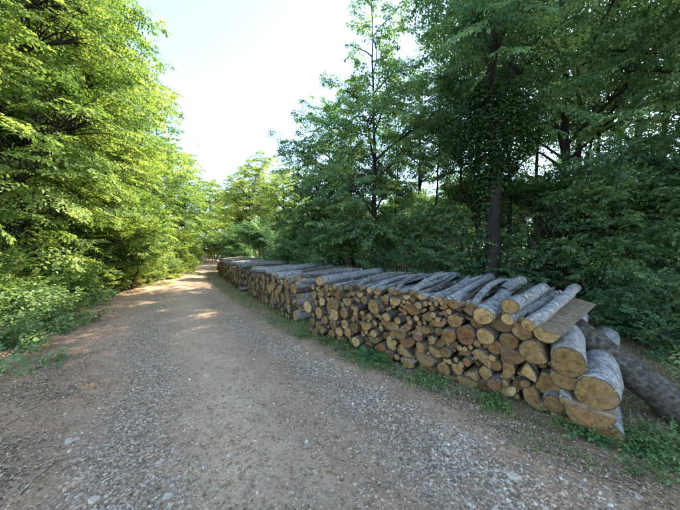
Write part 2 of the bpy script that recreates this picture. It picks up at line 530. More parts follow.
# near stack, read off the photograph: px, py, radius px, kind, flat direction, options
TR = [
 (567.4,359.9,15,'R',0,dict(out=.08)), (594,390,16.5,'R',0,dict(out=.12)), (566,381.5,13.5,'H',84,{}),
 (588,411.5,18,'H',86,dict(out=.14)), (605,428,13,'C',120,dict(out=.08)), (566.8,397,5,'R',0,dict(out=.06)),
 (565,415,11,'S',86,dict(out=.05)),
 (533.8,351.5,12,'C',25,{}), (545.6,385,12,'C',160,{}), (528,372,13,'Q',200,{}), (508,371,11,'H',180,{}),
 (512,357,12,'H',80,{}), (530,400,13,'H',20,{}), (517.6,386.8,4.7,'R',0,{}), (503.7,384,4,'R',0,{}),
 (505,393,11,'H',100,{}), (525,383,4,'R',0,{}), (555,402.5,9,'R',0,{}), (545,409,8,'H',100,{}),
 (522.8,331.5,9,'R',0,{}), (508.8,341.8,8.7,'R',0,{}), (501,327,12,'H',88,{}), (494,349,7.6,'R',0,{}),
 (485.4,335,8.6,'R',0,{}), (466,335,9.7,'R',0,{}), (476,323.5,6.3,'C',60,{}), (455,320.4,7.2,'R',0,{}),
 (450,335,7.5,'C',100,{}), (467,311.5,8,'Q',60,{}), (477,343.5,3.5,'R',0,{}), (453,345.5,3.7,'R',0,{}),
 (439,324,8.2,'H',110,{}), (426.6,316.8,9.2,'Q',80,{}), (429,332,3.3,'R',0,{}), (432.5,340,4,'R',0,{}),
 (440,344,8,'H',135,{}), (460,347.6,2.5,'R',0,{}), (465.5,348.5,2.2,'R',0,{}), (470.5,347.5,2.2,'R',0,{}),
 (422,331.5,8.2,'H',90,{}), (434,353.5,8.3,'H',75,{}), (445.7,352.8,5.3,'R',0,{}), (462.4,353.5,7.2,'H',82,{}),
 (482.5,358,11,'H',235,{}), (424,360,10,'H',68,{}), (442.8,369,6.5,'R',0,{}), (467.8,361,4.1,'R',0,{}),
 (462,363.8,2.6,'R',0,{}), (449.4,361.6,2.4,'R',0,{}), (456,360,2.6,'R',0,{}), (445,361,2.2,'R',0,{}), (453,365,2,'R',0,{}),
 (457,370,6,'R',0,{}), (473,375.5,8.5,'Q',60,{}), (484,375,6.6,'R',0,{}), (495,383,6.6,'R',0,{}),
 (466,385,11,'H',86,{}), (483,388,6.3,'R',0,{}), (492,358.5,3.6,'R',0,{}), (494.5,367,5.2,'R',0,{}), (455,379,8,'S',88,{}),
 (445,313,3,'R',0,{}), (434,314.5,2.9,'R',0,{}), (439,319,2.5,'R',0,{}), (431,308.7,3,'R',0,{}), (450,311,2.6,'R',0,{}),
 (376.5,306.8,7.2,'R',0,dict(out=.04)), (390,315.6,4.8,'R',0,dict(out=.08)), (386,298.5,4,'R',0,{}), (394.5,302.5,7.6,'H',90,{}),
 (409.4,310.3,9,'H',55,{}), (388,326.5,9.6,'H',92,{}), (406,327.4,3.9,'R',0,{}), (411,322,2.6,'R',0,{}),
 (416,318.5,2.7,'R',0,{}), (417.6,324,2.5,'R',0,{}), (401,319.7,3.6,'R',0,dict(out=.10)), (369.4,316.8,3.5,'R',0,{}),
 (366,327,7.6,'H',95,{}), (399.4,305.6,2.1,'R',0,{}), (387.6,343.8,7.5,'H',15,{}), (394.7,342.6,2.8,'R',0,{}),
 (407,343.2,9,'H',90,{}), (403.5,352.5,8.2,'H',50,{}), (421,347.4,5.2,'R',0,{}), (396.5,357.4,2.8,'R',0,{}),
 (409,364,8,'H',90,{}), (426,372.5,10,'H',88,{}), (403,362,2.5,'R',0,{}), (399,334.6,9,'H',92,{}), (418,336.5,5,'C',90,{}),
 (380,349,6,'R',0,{}), (389,355,5,'R',0,{}), (373,341,7,'H',100,{}), (366,348,5.5,'R',0,{}), (357,341,5.5,'R',0,{}), (375,333,4,'R',0,{}),
 (348,302.6,6.2,'H',90,{}), (319.8,312,5.5,'R',0,{}), (328.4,308,5.8,'H',30,{}), (335.5,304,5,'R',0,{}), (334.7,315,6,'R',0,{}),
 (345,312,5.3,'R',0,{}), (344,323.8,4.8,'R',0,{}), (333,324.6,5.2,'R',0,{}), (325.3,320,4.3,'R',0,{}), (318.2,325.4,4.6,'R',0,{}),
 (311.5,322,4.8,'R',0,{}), (330.8,334,4.6,'R',0,{}), (338.6,331.7,5,'R',0,{}), (323.7,329.3,4,'R',0,{}), (316,333,4.6,'R',0,{}),
 (348,332.5,5,'R',0,{}), (354.3,327.7,5,'R',0,{}), (355,316,4,'R',0,{}), (362,307,2.5,'R',0,dict(out=.10)), (359,312,2.5,'R',0,dict(out=.12)),
 (364,312.5,2.4,'R',0,dict(out=.08)), (357,306,2.2,'R',0,dict(out=.10)), (321.4,301.9,4.6,'R',0,{}), (312.7,295,4,'R',0,{}), (320.6,294,3.6,'R',0,{}),
 (330,294.5,4.6,'Q',80,{}), (338.6,296,4,'R',0,{}), (351,294.5,4,'H',80,{}), (359,295.5,5,'H',100,{}), (309.5,307,6,'R',0,{}),
 (366,300,4,'R',0,{}), (369,293,4,'H',80,{}), (378,293,4.5,'H',95,{}), (419,305,4,'R',0,{}), (405,298,5,'H',95,{}), (412,300,3,'R',0,{}), (341,287.5,3.5,'R',0,{}), (350,288,3,'R',0,{}), (325,287.5,3.5,'R',0,{}),
 (445,306.5,3,'R',0,{}), (460,303.5,3,'R',0,{}),
]
rng = np.random.default_rng(11)
def flats_of(kind, deg):
    if kind == 'R': return []
    if kind == 'H': return [(deg, .02)]
    if kind == 'C': return [(deg, .62)]
    if kind == 'S': return [(deg, -.0), (deg + 180, .45)]
    if kind == 'Q': return [(deg + 45, .05), (deg - 45, .05)]
near = []
for px, py, rp, kind, deg, op in TR:
    a, z, k = S1.pix(px, py)
    r = rp * k / FPX
    fl = flats_of(kind, deg)
    cz, ca = z, a
    if kind in 'HQ':        # move from the middle of the visible shape to the pith
        cz += .5 * r * math.sin(R(deg)); ca -= .5 * r * math.cos(R(deg))
    near.append(dict(S=S1, a=ca, z=cz, r=r, flats=fl, fa=a, fz=z, fr=r * (1 if kind in 'RC' else .62 if kind != 'S' else .35),
                     out=op.get('out', 0) + rng.uniform(-.05, .05), yaw=rng.uniform(-4, 4), pitch=rng.uniform(1.5, 4.0), length=rng.uniform(1.9, 2.1), name='split_log' if kind in 'HSQ' else 'log', kind=kind))
# nothing may sink into the ground
for d in near:
    lo = d['z'] - d['r'] if d['kind'] in 'RC' else d['fz'] - d['fr'] * .8
    if lo < -.05: d['z'] += -.05 - lo
# fill the holes that the traced ends leave
def top_profile(a):
    return .62 + .30 * float(smooth(.0, .9, a)) - .0 * a
tries = 0
while tries < 9000:
    tries += 1
    a = rng.uniform(.42, S1.len); z = rng.uniform(.03, top_profile(a))
    dmin = min(math.hypot(a - d['fa'], z - d['fz']) - d['fr'] for d in near)
    if .022 < dmin:
        r = min(dmin * 1.05, .07)
        if z - r < -.02: continue
        near.append(dict(S=S1, a=a, z=z, r=r, flats=[] if rng.random() < .6 else [(rng.uniform(60, 120), .1)], fa=a, fz=z, fr=r, out=rng.uniform(-.12, -.02),
                         yaw=rng.uniform(-3, 3), pitch=rng.uniform(1.5, 3.5), length=2.0, name='log', kind='R'))
LOGS += near

def pack(S, zmax, rmin, rmax, rng, bias=1.6):
    out = []; xs = np.linspace(.02, S.len - .02, 240)
    fails = 0
    while fails < 40:
        r = rmin + (rmax - rmin) * rng.random() ** bias
        z = np.full(len(xs), r)
        for (a, b, q) in out:
            dx = np.abs(xs - a); m = dx < r + q
            z[m] = np.maximum(z[m], b + np.sqrt((r + q) ** 2 - dx[m] ** 2))
        z[(xs < r) | (xs > S.len - r)] = 9
        z2 = z + rng.uniform(0, .02, len(xs))
        i = int(np.argmin(z2))
        if z[i] + r * .7 > zmax(xs[i]):
            fails += 1; continue
        out.append((xs[i], z[i], r))
    return out
for S, zt, r0, r1 in ((S2, lambda a: .86, .055, .14), (S3, lambda a: .90 - .004 * a, .065, .15)):
    for a, z, r in pack(S, zt, r0, r1, rng):
        base = dict(S=S, a=a, z=z, r=r, out=rng.uniform(-.08, .08), yaw=rng.uniform(-4, 4), pitch=rng.uniform(.5, 3), length=2.0, name='log', kind='R', flats=[], fa=a, fz=z, fr=r)
        q = rng.random()
        if q < .30 and r > .07:
            deg = rng.uniform(0, 180); base.update(flats=[(deg, -.03)], name='split_log', kind='H')
            LOGS.append(base)
            b2 = dict(base); b2.update(flats=[(deg + 180, -.03)], out=base['out'] + rng.uniform(-.06, .06)); LOGS.append(b2)
        else:
            if q > .85: base.update(flats=[(rng.uniform(0, 360), .55)])
            LOGS.append(base)

# poles and logs lying on top
ORD = ['first', 'second', 'third', 'fourth', 'fifth', 'sixth', 'seventh', 'eighth', 'ninth', 'tenth', 'eleventh', 'twelfth',
       'thirteenth', 'fourteenth', 'fifteenth', 'sixteenth', 'seventeenth', 'eighteenth', 'nineteenth', 'twentieth']
def ordinal(i):
    if i < 20: return ORD[i]
    t = (i + 1) // 10; u = (i + 1) % 10
    tens = {2: 'twenty', 3: 'thirty', 4: 'forty', 5: 'fifty', 6: 'sixty'}[t]
    return tens + '-' + ORD[u - 1] if u else {2: 'twentieth', 3: 'thirtieth', 4: 'fortieth', 5: 'fiftieth', 6: 'sixtieth'}[t]

def fwd_vec(S, yaw, pitch):
    c, s_ = math.cos(R(yaw)), math.sin(R(yaw))
    n = S.n; v = np.array((n[0] * c + n[1] * s_, -n[0] * s_ + n[1] * c))      # positive yaw turns right
    return (v[0] * math.cos(R(pitch)), v[1] * math.cos(R(pitch)), math.sin(R(pitch)))

def app_size(d):
    p = d['S'].point(d['a'], d['z']); return d['r'] / math.hypot(p[0], p[1])
TOPN = 70
LOGS.sort(key=app_size, reverse=True)
single, rest = LOGS[:300 - TOPN], LOGS[300 - TOPN:]
# labels: stack, height band, place counted from the viewer's end
names = {id(S1): 'near stack', id(S2): 'middle stack', id(S3): 'far stack'}
band_word = ['bottom row', 'second row', 'third row', 'fourth row', 'upper row']
def band(d): return min(4, int(max(0, d['fz'] - .02) / .19))
shape_word = {'R': 'round', 'C': 'round', 'H': 'split half', 'Q': 'split wedge', 'S': 'flat split slab'}
rows = {}
for d in single: rows.setdefault((id(d['S']), band(d)), []).append(d)
for (sid, bn), L in rows.items():
    L.sort(key=lambda d: d['fa'])
    for i, d in enumerate(L):
        d['label'] = '%s log, %s from the near end, %s of the %s' % (shape_word[d['kind']], ordinal(i), band_word[bn], names[sid])
        d['group'] = 'log ends of the ' + names[sid]
for d in single:
    S = d['S']; base = S.point(d['a'], d['z'], d['out'])
    o = frame_log(d['name'], base, fwd_vec(S, d['yaw'], d['pitch']), d['r'], d['flats'], d['length'], rng,
                  M_BARK if (S is S1 and d['a'] < .55) or (S is S2 and d['a'] < .35) else M_BARKD, nring=5 if S is not S1 else 6)
    tag(o, d['label'], 'log', d['group'])
# the small far ends, too many to tell apart: one mass
VV = []; FB = []; MI = []; off = 0
for d in rest:
    S = d['S']; V, n, nr, bark, split, cen = log_mesh(d['r'], d['flats'], d['length'], rng, nring=3)
    f = fwd_vec(S, d['yaw'], d['pitch']); fv = Vector(f)
    m = fv.to_track_quat('Y', 'Z').to_matrix()
    Wd = V @ np.array(m).T + np.array(S.point(d['a'], d['z'], d['out']))
    cc = np.array(m) @ np.array((cen[0], -.002, cen[1])) + np.array(S.point(d['a'], d['z'], d['out']))
    VV.append(Wd); VV.append(cc[None]); c_i = off + len(Wd)
    for q in bark: FB.append([x + off for x in q]); MI.append(0)
    for q in split: FB.append([x + off for x in q]); MI.append(1)
    for j in range(0, n - 1, 1): FB.append([c_i, c_i, off + j, off + (j + 1) % n][1:] ); MI.append(2)
    FB.append([c_i, off + n - 1, off]); MI.append(2)
    off += len(Wd) + 1
if VV:
    me = bpy.data.meshes.new('stacked_small_logs'); me.from_pydata(np.concatenate(VV).tolist(), [], FB)
    for m in (M_BARKD, M_SPLIT, M_CUT): me.materials.append(m)
    me.polygons.foreach_set('material_index', MI); me.update()
    o = link(bpy.data.objects.new('stacked_small_logs', me)); tag(o, 'mass of small log ends packed in the far stack', 'logs', None, 'stuff')

# --- logs on top, near stack, read off the photograph (front end px, radius px, back end px)
def top_log(name, px, py, rp, vx, length, label, mat=M_BARK, flats=(), dz=.10, S=S1, out=0.0, bend=.05, taper=.12, depth=None):
    """front end at a pixel on the stack's front; points to the vanishing column vx, its back dz higher"""
    a, z, k = S.pix(px, py)
    b = S.point(a, z, out)
    d = np.array(((vx - 340) / FPX, 1.0)); d /= np.hypot(*d)
    f = (d[0] * length, d[1] * length, dz)
    o = frame_log(name, b, f, rp * k / FPX, list(flats), length, rng, mat, bend=bend, taper=taper, nring=9)
    rr_ = rp * k / FPX
    if not flats:
        for q in range(int(rng.integers(1, 4))):       # knots and short snags
            ya = rng.uniform(.2, .9) * length; an = rng.uniform(.3, 2.8); dv = np.array((math.cos(an), rng.uniform(-.2, .5), math.sin(an))); dv /= np.linalg.norm(dv)
            p_ = np.array((0, ya, 0)); ln_ = rr_ * rng.uniform(1.15, 1.7)
            tv, tf = tube(np.array([p_ + dv * rr_ * .6, p_ + dv * (rr_ + ln_) * .55, p_ + dv * ln_]), [rr_ * .38, rr_ * .28, rr_ * .22], 7)
            cap = np.array([[0, 1, 2, 3], [0, 3, 4, 6], [4, 5, 6, 6]]) + 14
            mesh_arrays('branch_stub', tv, np.concatenate([tf, cap[:2]]), mat, parent=o, smooth_shade=True)
    tag(o, label, 'log', 'logs and poles lying on top of the near stack')
    return o
top_log('log', 511, 305.7, 8, 655, 1.25, 'short thick grey log on top, brown round end, right of the forked log', dz=.07, out=.04)
top_log('log', 508.8, 318.5, 6, 690, 1.6, 'slim grey log on top just below the short thick one, pale end', dz=.10, out=.05)
top_log('log', 529.5, 324, 6.2, 690, 1.75, 'topmost straight grey log nearest the right end, lying over the flat plank-like split log', dz=.22, out=.06, taper=.02)
top_log('split_log', 547, 329.5, 12.5, 700, 1.45, 'wide split log, flat tan face up, at the right end of the near stack', flats=[(76, .05)], dz=.11, out=.05, bend=.006)
top_log('log', 454.5, 304, 5.4, 560, 2.15, 'long straight white-grey log on top in the middle of the near stack', dz=.15, out=.05, taper=-.25)
g = top_log('log', 485.4, 315.3, 9.3, 552, 1.9, 'thick white-grey forked log on top with a broad round end', dz=.10, out=.07, taper=.05)
# the fork stub of that log
Vs, n_, nr_, bk_, sp_, cn_ = log_mesh(.075, [], .5, rng, nring=5, taper=.1)
st = mesh_arrays('fork_stub', Vs, np.array(bk_), M_BARK, parent=g, smooth_shade=True)
st.location = (.02, 1.35, .03); st.rotation_euler = (R(14), 0, R(-24))
Cs = np.concatenate([[Vs[-n_:].mean(0)], Vs[-n_:]])
mesh_arrays('cut_face', Cs, np.array([(0, 1 + (j + 1) % n_, 1 + j) for j in range(n_)]), M_CUT, parent=st)
top_log('log', 319, 281.5, 5.0, 560, 2.1, 'lone thick lichen-grey log lying highest on the left part of the near stack', dz=.06, out=.0, taper=-.05)
poles = [(333,286.5,2.6,565,.05),(343,288,2.2,590,.08),(352,287,3.0,560,.04),(362,288.5,2.4,575,.07),(371,290,3.2,555,.06),(379,289.5,2.4,600,.10),
         (386,291,3.4,560,.06),(394,293,2.6,545,.08),(400,292,3.0,585,.10),(408,294,3.6,560,.07),(416,295.5,2.8,545,.10),(422,297,3.6,575,.08),
         (430,300,3.0,600,.12),(436,301,4.2,565,.07),(443,303.5,2.6,610,.15),(447,301,3.6,570,.10),(463,305.5,3.4,575,.10),(470,308,4.0,600,.08),(477,309,3.4,570,.07),(426,303,2.4,640,.16)]
for i, (px, py, rp, vx, dz) in enumerate(poles):
    top_log('pole', px, py, rp, vx, rng.uniform(1.7, 2.3), '%s thin grey pole from the left, lying on top of the near stack' % ordinal(i), dz=dz + .03, out=rng.uniform(-.12, .06), bend=.13, taper=.3)
# the bent branch among them
for S, cnt, z0, nm in ((S2, 17, .86, 'middle stack'), (S3, 28, .89, 'far stack')):
    for i in range(cnt):
        a = (i + .5) / cnt * S.len + rng.uniform(-.05, .05); r = rng.uniform(.04, .085)
        o = frame_log('pole' if r < .06 else 'log', S.point(a, z0 + r * .8 + rng.uniform(-.02, .04), rng.uniform(-.15, .08)), fwd_vec(S, rng.uniform(-9, 9), rng.uniform(1, 5)), r, [] if rng.random() < .7 else [(85, .1)],
                      rng.uniform(1.8, 2.2), rng, M_BARK, bend=.06, taper=.2, nring=7)
        tag(o, '%s grey log from the near end, lying on top of the %s' % (ordinal(i), nm), 'log', 'logs lying on top of the ' + nm)
# big dark log lying over the near end of the middle stack
o = frame_log('log', S2.point(.22, .955, -.1), fwd_vec(S2, -6, 1), .09, [], 1.9, rng, M_BARKD, nring=8); tag(o, 'thick dark log lying highest on the near end of the middle stack', 'log')
o = frame_log('log', S2.point(.9, 1.0, -.5), fwd_vec(S2, 5, 3), .085, [], 1.5, rng, M_BARKD, nring=8); tag(o, 'dark log set back on top of the middle stack', 'log')
# the log propped against the right end
Lw = Vector((3.2, 2.2, -.05)); Up = Vector((2.73, 3.12, .72))
o = frame_log('log', tuple(Up), tuple(Lw - Up), .13, [], (Lw - Up).length, rng, M_BARKM, nring=12, taper=-.12, bend=.006)
tag(o, 'thick mossy log propped aslant against the right end of the near stack', 'log')

# ------------------------------------------------------------------ vegetation
class Acc:
    def __init__(self): self.V = []; self.F = []; self.n = 0
    def add(self, V, F): self.V.append(V); self.F.append(F + self.n); self.n += len(V)
    def get(self): return np.concatenate(self.V), np.concatenate(self.F)

def rotz(v, a):
    c, s = np.cos(a), np.sin(a)
    return np.stack([v[..., 0] * c - v[..., 1] * s, v[..., 0] * s + v[..., 1] * c, v[..., 2]], -1)

def nrm(v): return v / (np.linalg.norm(v, axis=-1, keepdims=True) + 1e-9)

def leaves_from(base, dirs, up, size, rng, aspect=.62, fold=.18, tint=None):
    """one folded two-triangle leaf per row"""
    n = len(base)
    d = nrm(dirs); side = nrm(np.cross(d, up)); nn = np.cross(side, d)
    L = (size * rng.uniform(.7, 1.25, n))[:, None]; W = L * aspect * .5
    mid = base + d * L * .45 + nn * L * fold * .5
    V = np.stack([base, mid + side * W, base + d * L - nn * L * .08, mid - side * W], 1)
    V[:, 0] -= nn * 0; V[:, 2] -= np.array((0, 0, 1)) * L * .08
    i = np.arange(n)[:, None] * 4
    F = np.concatenate([i + np.array([[0, 1, 2]]), i + np.array([[0, 2, 3]])])
    if tint is None: tint = rng.uniform(.1, .9, n)
    return V.reshape(-1, 3), F, np.repeat(tint, 4)

def twig_leaves(start, d, ln, nleaf, size, rng, droop=.25, flat=.35, aspect=.62):
    """leaves set alternately along many twigs at once"""
    n = len(start)
    t = (np.arange(nleaf) + .6) / nleaf
    base = start[:, None] + d[:, None] * (ln[:, None] * t[None])[..., None]
    base[..., 2] -= (droop * .5 * ln[:, None] * t[None] ** 2)
    sgn = np.where(np.arange(nleaf) % 2 == 0, 1, -1) * 1.0
    hz = nrm(np.stack([-d[:, 1], d[:, 0], np.zeros(n)], -1) + 1e-6)
    dl = d[:, None] * .55 + hz[:, None] * sgn[None, :, None] * .85 + rng.normal(0, .28, (n, nleaf, 3))
    dl[..., 2] -= droop
    up = np.array((0, 0, 1.0)) + rng.normal(0, flat, (n, nleaf, 3))
    twt = np.clip(rng.normal(.45, .2, n), 0, 1)
    tint = np.clip(twt[:, None] + rng.normal(0, .15, (n, nleaf)), 0, 1)
    return leaves_from(base.reshape(-1, 3), dl.reshape(-1, 3), up.reshape(-1, 3), size, rng, aspect=aspect, tint=tint.ravel())


def spray_variants(seed, L, leaf, ntw, nlf, aspect=.62, nvar=6):
    """flat leafy sprays: axis +X, spread in Y, up +Z; leaves as (n,4,3) plus a woody axis"""
    rng = np.random.default_rng(seed); out = []
    for v in range(nvar):
        tw_s, tw_d, tw_l = [], [], []
        cur = rng.uniform(-.25, .25)
        for j in range(ntw):
            t = (j + .3 + rng.random() * .5) / ntw
            sg = 1 if j % 2 else -1
            ang = sg * rng.uniform(.55, 1.05)
            tw_s.append((t * L, cur * L * t * t, -.10 * L * t * t))
            tw_d.append((math.cos(ang), math.sin(ang), rng.normal(-.05, .16)))
            tw_l.append(L * (.16 + .42 * math.sin(math.pi * min(1, .15 + t * .85)) * (1.1 - .6 * t)) * rng.uniform(.7, 1.2))
        tw_s.append((L * .8, cur * L * .64, -.07 * L)); tw_d.append((1, cur, -.1)); tw_l.append(L * .35)
        V, F, t = twig_leaves(np.array(tw_s), nrm(np.array(tw_d)), np.array(tw_l), nlf, leaf, rng, droop=.28, flat=.38, aspect=aspect)
        out.append((V, t))
    return out

def scatter_sprays(P, D, roll, variants, rng, tint0=.45, tvar=.24, scl=(.75, 1.25)):
    """place one spray per row; P = base, D = direction"""
    Vs, Ts = [], []
    vi = rng.integers(0, len(variants), len(P)); D = nrm(D)
    side = nrm(np.cross(np.array((0, 0, 1.0)), D) + 1e-6); up = np.cross(D, side)
    c, s_ = np.cos(roll)[:, None], np.sin(roll)[:, None]
    side, up = side * c + up * s_, up * c - side * s_
    k = rng.uniform(*scl, len(P))
    tb = rng.normal(0, tvar, len(P))
    for v, (lv, lt) in enumerate(variants):
        m = vi == v
        if not m.any(): continue
        W = (lv[None, :, 0:1] * D[m][:, None] + lv[None, :, 1:2] * side[m][:, None] + lv[None, :, 2:3] * up[m][:, None]) * k[m][:, None, None] + P[m][:, None]
        Vs.append(W.reshape(-1, 3)); Ts.append(np.clip(lt[None] - .45 + tint0 + tb[m][:, None], 0, 1).ravel())
    V = np.concatenate(Vs); T = np.concatenate(Ts); n = len(V) // 4
    i = np.arange(n)[:, None] * 4
    F = np.concatenate([i + np.array([[0, 1, 2]]), i + np.array([[0, 2, 3]])])
    return V, F, T

def bez(p0, p1, p2, n):
    t = np.linspace(0, 1, n)[:, None]
    return p0 * (1 - t) ** 2 + 2 * p1 * t * (1 - t) + p2 * t * t

def crown_from_lobes(root, rng, lobes, start_of, nspray, variants, L, lm, droop=.15, flatten=.4, name='crown', woodmat=None, tint0=.45, limb_r=.011, upb=0.0, woodname='limbs'):
    wood = Acc(); P = []; D = []
    wts = np.array([l[3] * l[3] for l in lobes]); wts /= wts.sum()
    for (cx, cy, cz, r, rz), w_ in zip(lobes, wts):
        c = np.array((cx, cy, cz)); n = max(3, int(round(nspray * w_)))
        s0 = start_of(c, r); mid = (s0 + c) / 2 + np.array((rng.normal(0, .12), rng.normal(0, .12), .12 * np.linalg.norm(c - s0)))
        ln = np.linalg.norm(c - s0)
        limb = bez(s0, mid, c, 7); lr = .012 + limb_r * (ln + r)
        wood.add(*tube(limb, np.linspace(lr, lr * .4, 7), 6))
        q = nrm(rng.normal(0, 1, (n, 3)) + np.array((0, 0, .18)))
        rad = (.22 + .78 * rng.random(n) ** .6) * rng.uniform(.85, 1.15, n)
        pos = c + q * rad[:, None] * np.array((r, r, rz))
        out = pos - np.array((s0[0], s0[1], 0)); out[:, 2] = 0
        d = nrm(nrm(q) * .8 + nrm(out) * .7); d[:, 2] *= flatten; d[:, 2] += upb - droop * (.5 + rng.random(n)); d += rng.normal(0, .18, (n, 3)); d = nrm(d)
        base = pos - d * L * .5
        for k in range(n):
            j = limb[rng.integers(3, 7)]; m_ = (j + base[k]) / 2 + np.array((0, 0, .1 * r)) + rng.normal(0, .05 * r, 3)
            wood.add(*tube(np.array([j, m_, base[k], base[k] + d[k] * L * .45, base[k] + d[k] * L * .9 - np.array((0, 0, .08 * L))]), [.006 + .006 * r, .005 + .004 * r, .005, .0035, .0015], 3))
        P.append(base); D.append(d)
    P = np.concatenate(P); D = np.concatenate(D)
    V, F, T = scatter_sprays(P, D, rng.normal(0, .35, len(P)), variants, rng, tint0)
    mesh_arrays(woodname, *wood.get(), woodmat or M_TRUNK, parent=root, smooth_shade=True)
    mesh_arrays(name, V, F, lm, parent=root, tint=T)

def make_tree(name, seed, H, r0, cb, Rc, lm, shape='dome', nl=18, nspray=420, leaf=.09, L=.9, ntw=11, nlf=9, droop=.15, wob=.15, lean=(0, 0), trunkmat=None, flatten=.4, tint0=.45, squash=.62, spread=.58):
    rng = np.random.default_rng(seed)
    root = empty(name)
    k = 16
    zz = np.linspace(-.15, H * .97, k); zc = np.clip(zz, 0, H) / H
    tx = np.cumsum(rng.normal(0, wob * H / 60, k)) + lean[0] * zc ** 1.3 * H; ty = np.cumsum(rng.normal(0, wob * H / 60, k)) + lean[1] * zc ** 1.3 * H
    tx -= tx[0]; ty -= ty[0]
    rr = r0 * (1 - .95 * zc ** .85); rr[0] *= 1.5; rr[1] *= 1.08
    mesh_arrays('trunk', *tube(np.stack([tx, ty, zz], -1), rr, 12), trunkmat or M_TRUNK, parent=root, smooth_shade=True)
    lobes = []
    for i in range(nl):
        f = (i + .5 + rng.uniform(-.3, .3)) / nl
        if shape == 'dome': w_ = math.sqrt(max(.03, 1 - (max(0, f - .2) / .86) ** 2)) * (.7 + .3 * min(1, f / .2))
        elif shape == 'cone': w_ = (1 - f) ** .8 + .10
        elif shape == 'round': w_ = math.sin(math.pi * min(1, max(.1, f * .9 + .07))) ** .6
        else: w_ = 1 - .5 * f
        az = i * 2.39996 + rng.uniform(-.5, .5); h = cb + (H - cb) * f
        r = Rc * w_ * rng.uniform(.42, .66); off = Rc * w_ * spread * rng.uniform(.7, 1.15)
        lobes.append((np.interp(h, zz, tx) + math.cos(az) * off, np.interp(h, zz, ty) + math.sin(az) * off, h, r, r * squash))
    lobes.append((tx[-1], ty[-1], H - .2, Rc * .22, Rc * .25))
    def start(c, r):
        ax = np.interp(c[2], zz, tx), np.interp(c[2], zz, ty)
        dist = math.hypot(c[0] - ax[0], c[1] - ax[1]); h = max(min(cb * .8, .6 * H), c[2] - dist * rng.uniform(.35, .9)); h = min(h, H * .95)
        return np.array((np.interp(h, zz, tx), np.interp(h, zz, ty), h))
    var = spray_variants(seed + 900, L, leaf, ntw, nlf)
    crown_from_lobes(root, rng, lobes, start, nspray, var, L, lm, droop, flatten, tint0=tint0)
    return root

def make_shrub(name, seed, H, Rs, lm, nl=12, nspray=190, leaf=.075, L=.6, ntw=9, nlf=7, tint0=.45, flatten=.8, upb=.25):
    rng = np.random.default_rng(seed); root = empty(name); lobes = []
    for i in range(nl):
        az = i * 2.39996 + rng.uniform(-.4, .4); f = rng.random() if i else 1
        h = H * (.18 + .66 * f) * rng.uniform(.85, 1.1); off = Rs * (1 - .55 * f) * rng.uniform(.3, .75)
        r = Rs * rng.uniform(.32, .5)
        lobes.append((math.cos(az) * off, math.sin(az) * off, h, r, r * .75))
    start = lambda c, r: np.array((c[0] * .25 + rng.normal(0, .06), c[1] * .25 + rng.normal(0, .06), -.05))
    crown_from_lobes(root, rng, lobes, start, nspray, spray_variants(seed + 900, L, leaf, ntw, nlf), L, lm, .05, flatten, 'foliage', M_TWIG, tint0, .008, upb, 'stems')
    return root

def finish_crown(root, wood, tw, nleaf, leaf, rng, lm, droop, name='crown', aspect=.62):
    S_ = np.concatenate([t[0] for t in tw]); D = np.concatenate([t[1] for t in tw]); Ln = np.concatenate([t[2] for t in tw])
    V, F, ti = twig_leaves(S_, D, Ln, nleaf, leaf, rng, droop=droop, aspect=aspect)
    return mesh_arrays(name, V, F, lm, parent=root, tint=ti)

PROTO = {}
def gz(x, y): return float(ground_z(np.array([x]), np.array([y]))[0])
def place(key, builder, x, y, label, cat, rz=0.0, sc_=1.0, group=None, name=None, sink=0.0, tilt=None):
    if key not in PROTO:
        o = builder(); PROTO[key] = o
        o.location = (x, y, gz(x, y) - sink); o.rotation_euler = (0, 0, rz); o.scale = sc_ if isinstance(sc_, tuple) else (sc_,) * 3
    else:
        o = copy_tree(PROTO[key], (x, y, gz(x, y) - sink), rz, sc_)
    if name: o.name = name
    if tilt: o.rotation_euler = (tilt[0], tilt[1], rz)
    if group is None and 'group' in o: del o['group']
    tag(o, label, cat, group)
    return o
def at(px, d): return ((px - 340) / FPX * d, d)

# builders
B_beech1 = lambda: make_tree('beech_tree', 101, 13.5, .20, 1.0, 4.4, M_LEAF, 'dome', nl=30, nspray=760, leaf=.095, L=1.0, ntw=12, nlf=8, droop=.25, spread=.66)
B_beech2 = lambda: make_tree('beech_tree', 102, 11.5, .17, 1.0, 3.5, M_LEAF, 'dome', nl=24, nspray=560, leaf=.10, L=.95, ntw=11, nlf=8, droop=.2)
B_hornb = lambda: make_tree('hornbeam_tree', 103, 10.0, .13, .9, 2.7, M_LEAFY, 'round', nl=20, nspray=380, leaf=.12, L=.9, ntw=10, nlf=8, droop=.12)
B_hornf = lambda: make_tree('hornbeam_tree', 113, 10.0, .13, .7, 2.9, M_LEAFY, 'round', nl=26, nspray=640, leaf=.072, L=.8, ntw=12, nlf=9, droop=.2, squash=.55, spread=.66)
B_thin = lambda: make_tree('slender_tree', 104, 11.0, .10, 1.6, 2.1, M_DARK, 'cone', nl=26, nspray=380, leaf=.095, L=.7, ntw=8, nlf=7, droop=.1, wob=.12, spread=.8)
B_round = lambda: make_tree('round_tree', 105, 8.6, .12, 1.4, 2.4, M_DARK, 'round', nl=20, nspray=420, leaf=.095, L=.8, ntw=10, nlf=8)
B_forest1 = lambda: make_tree('forest_tree', 106, 15.0, .17, 3.0, 3.5, M_DARK, 'dome', nl=22, nspray=200, leaf=.095, L=1.1, ntw=12, nlf=8, droop=.2, flatten=.3, spread=.75, squash=.5)
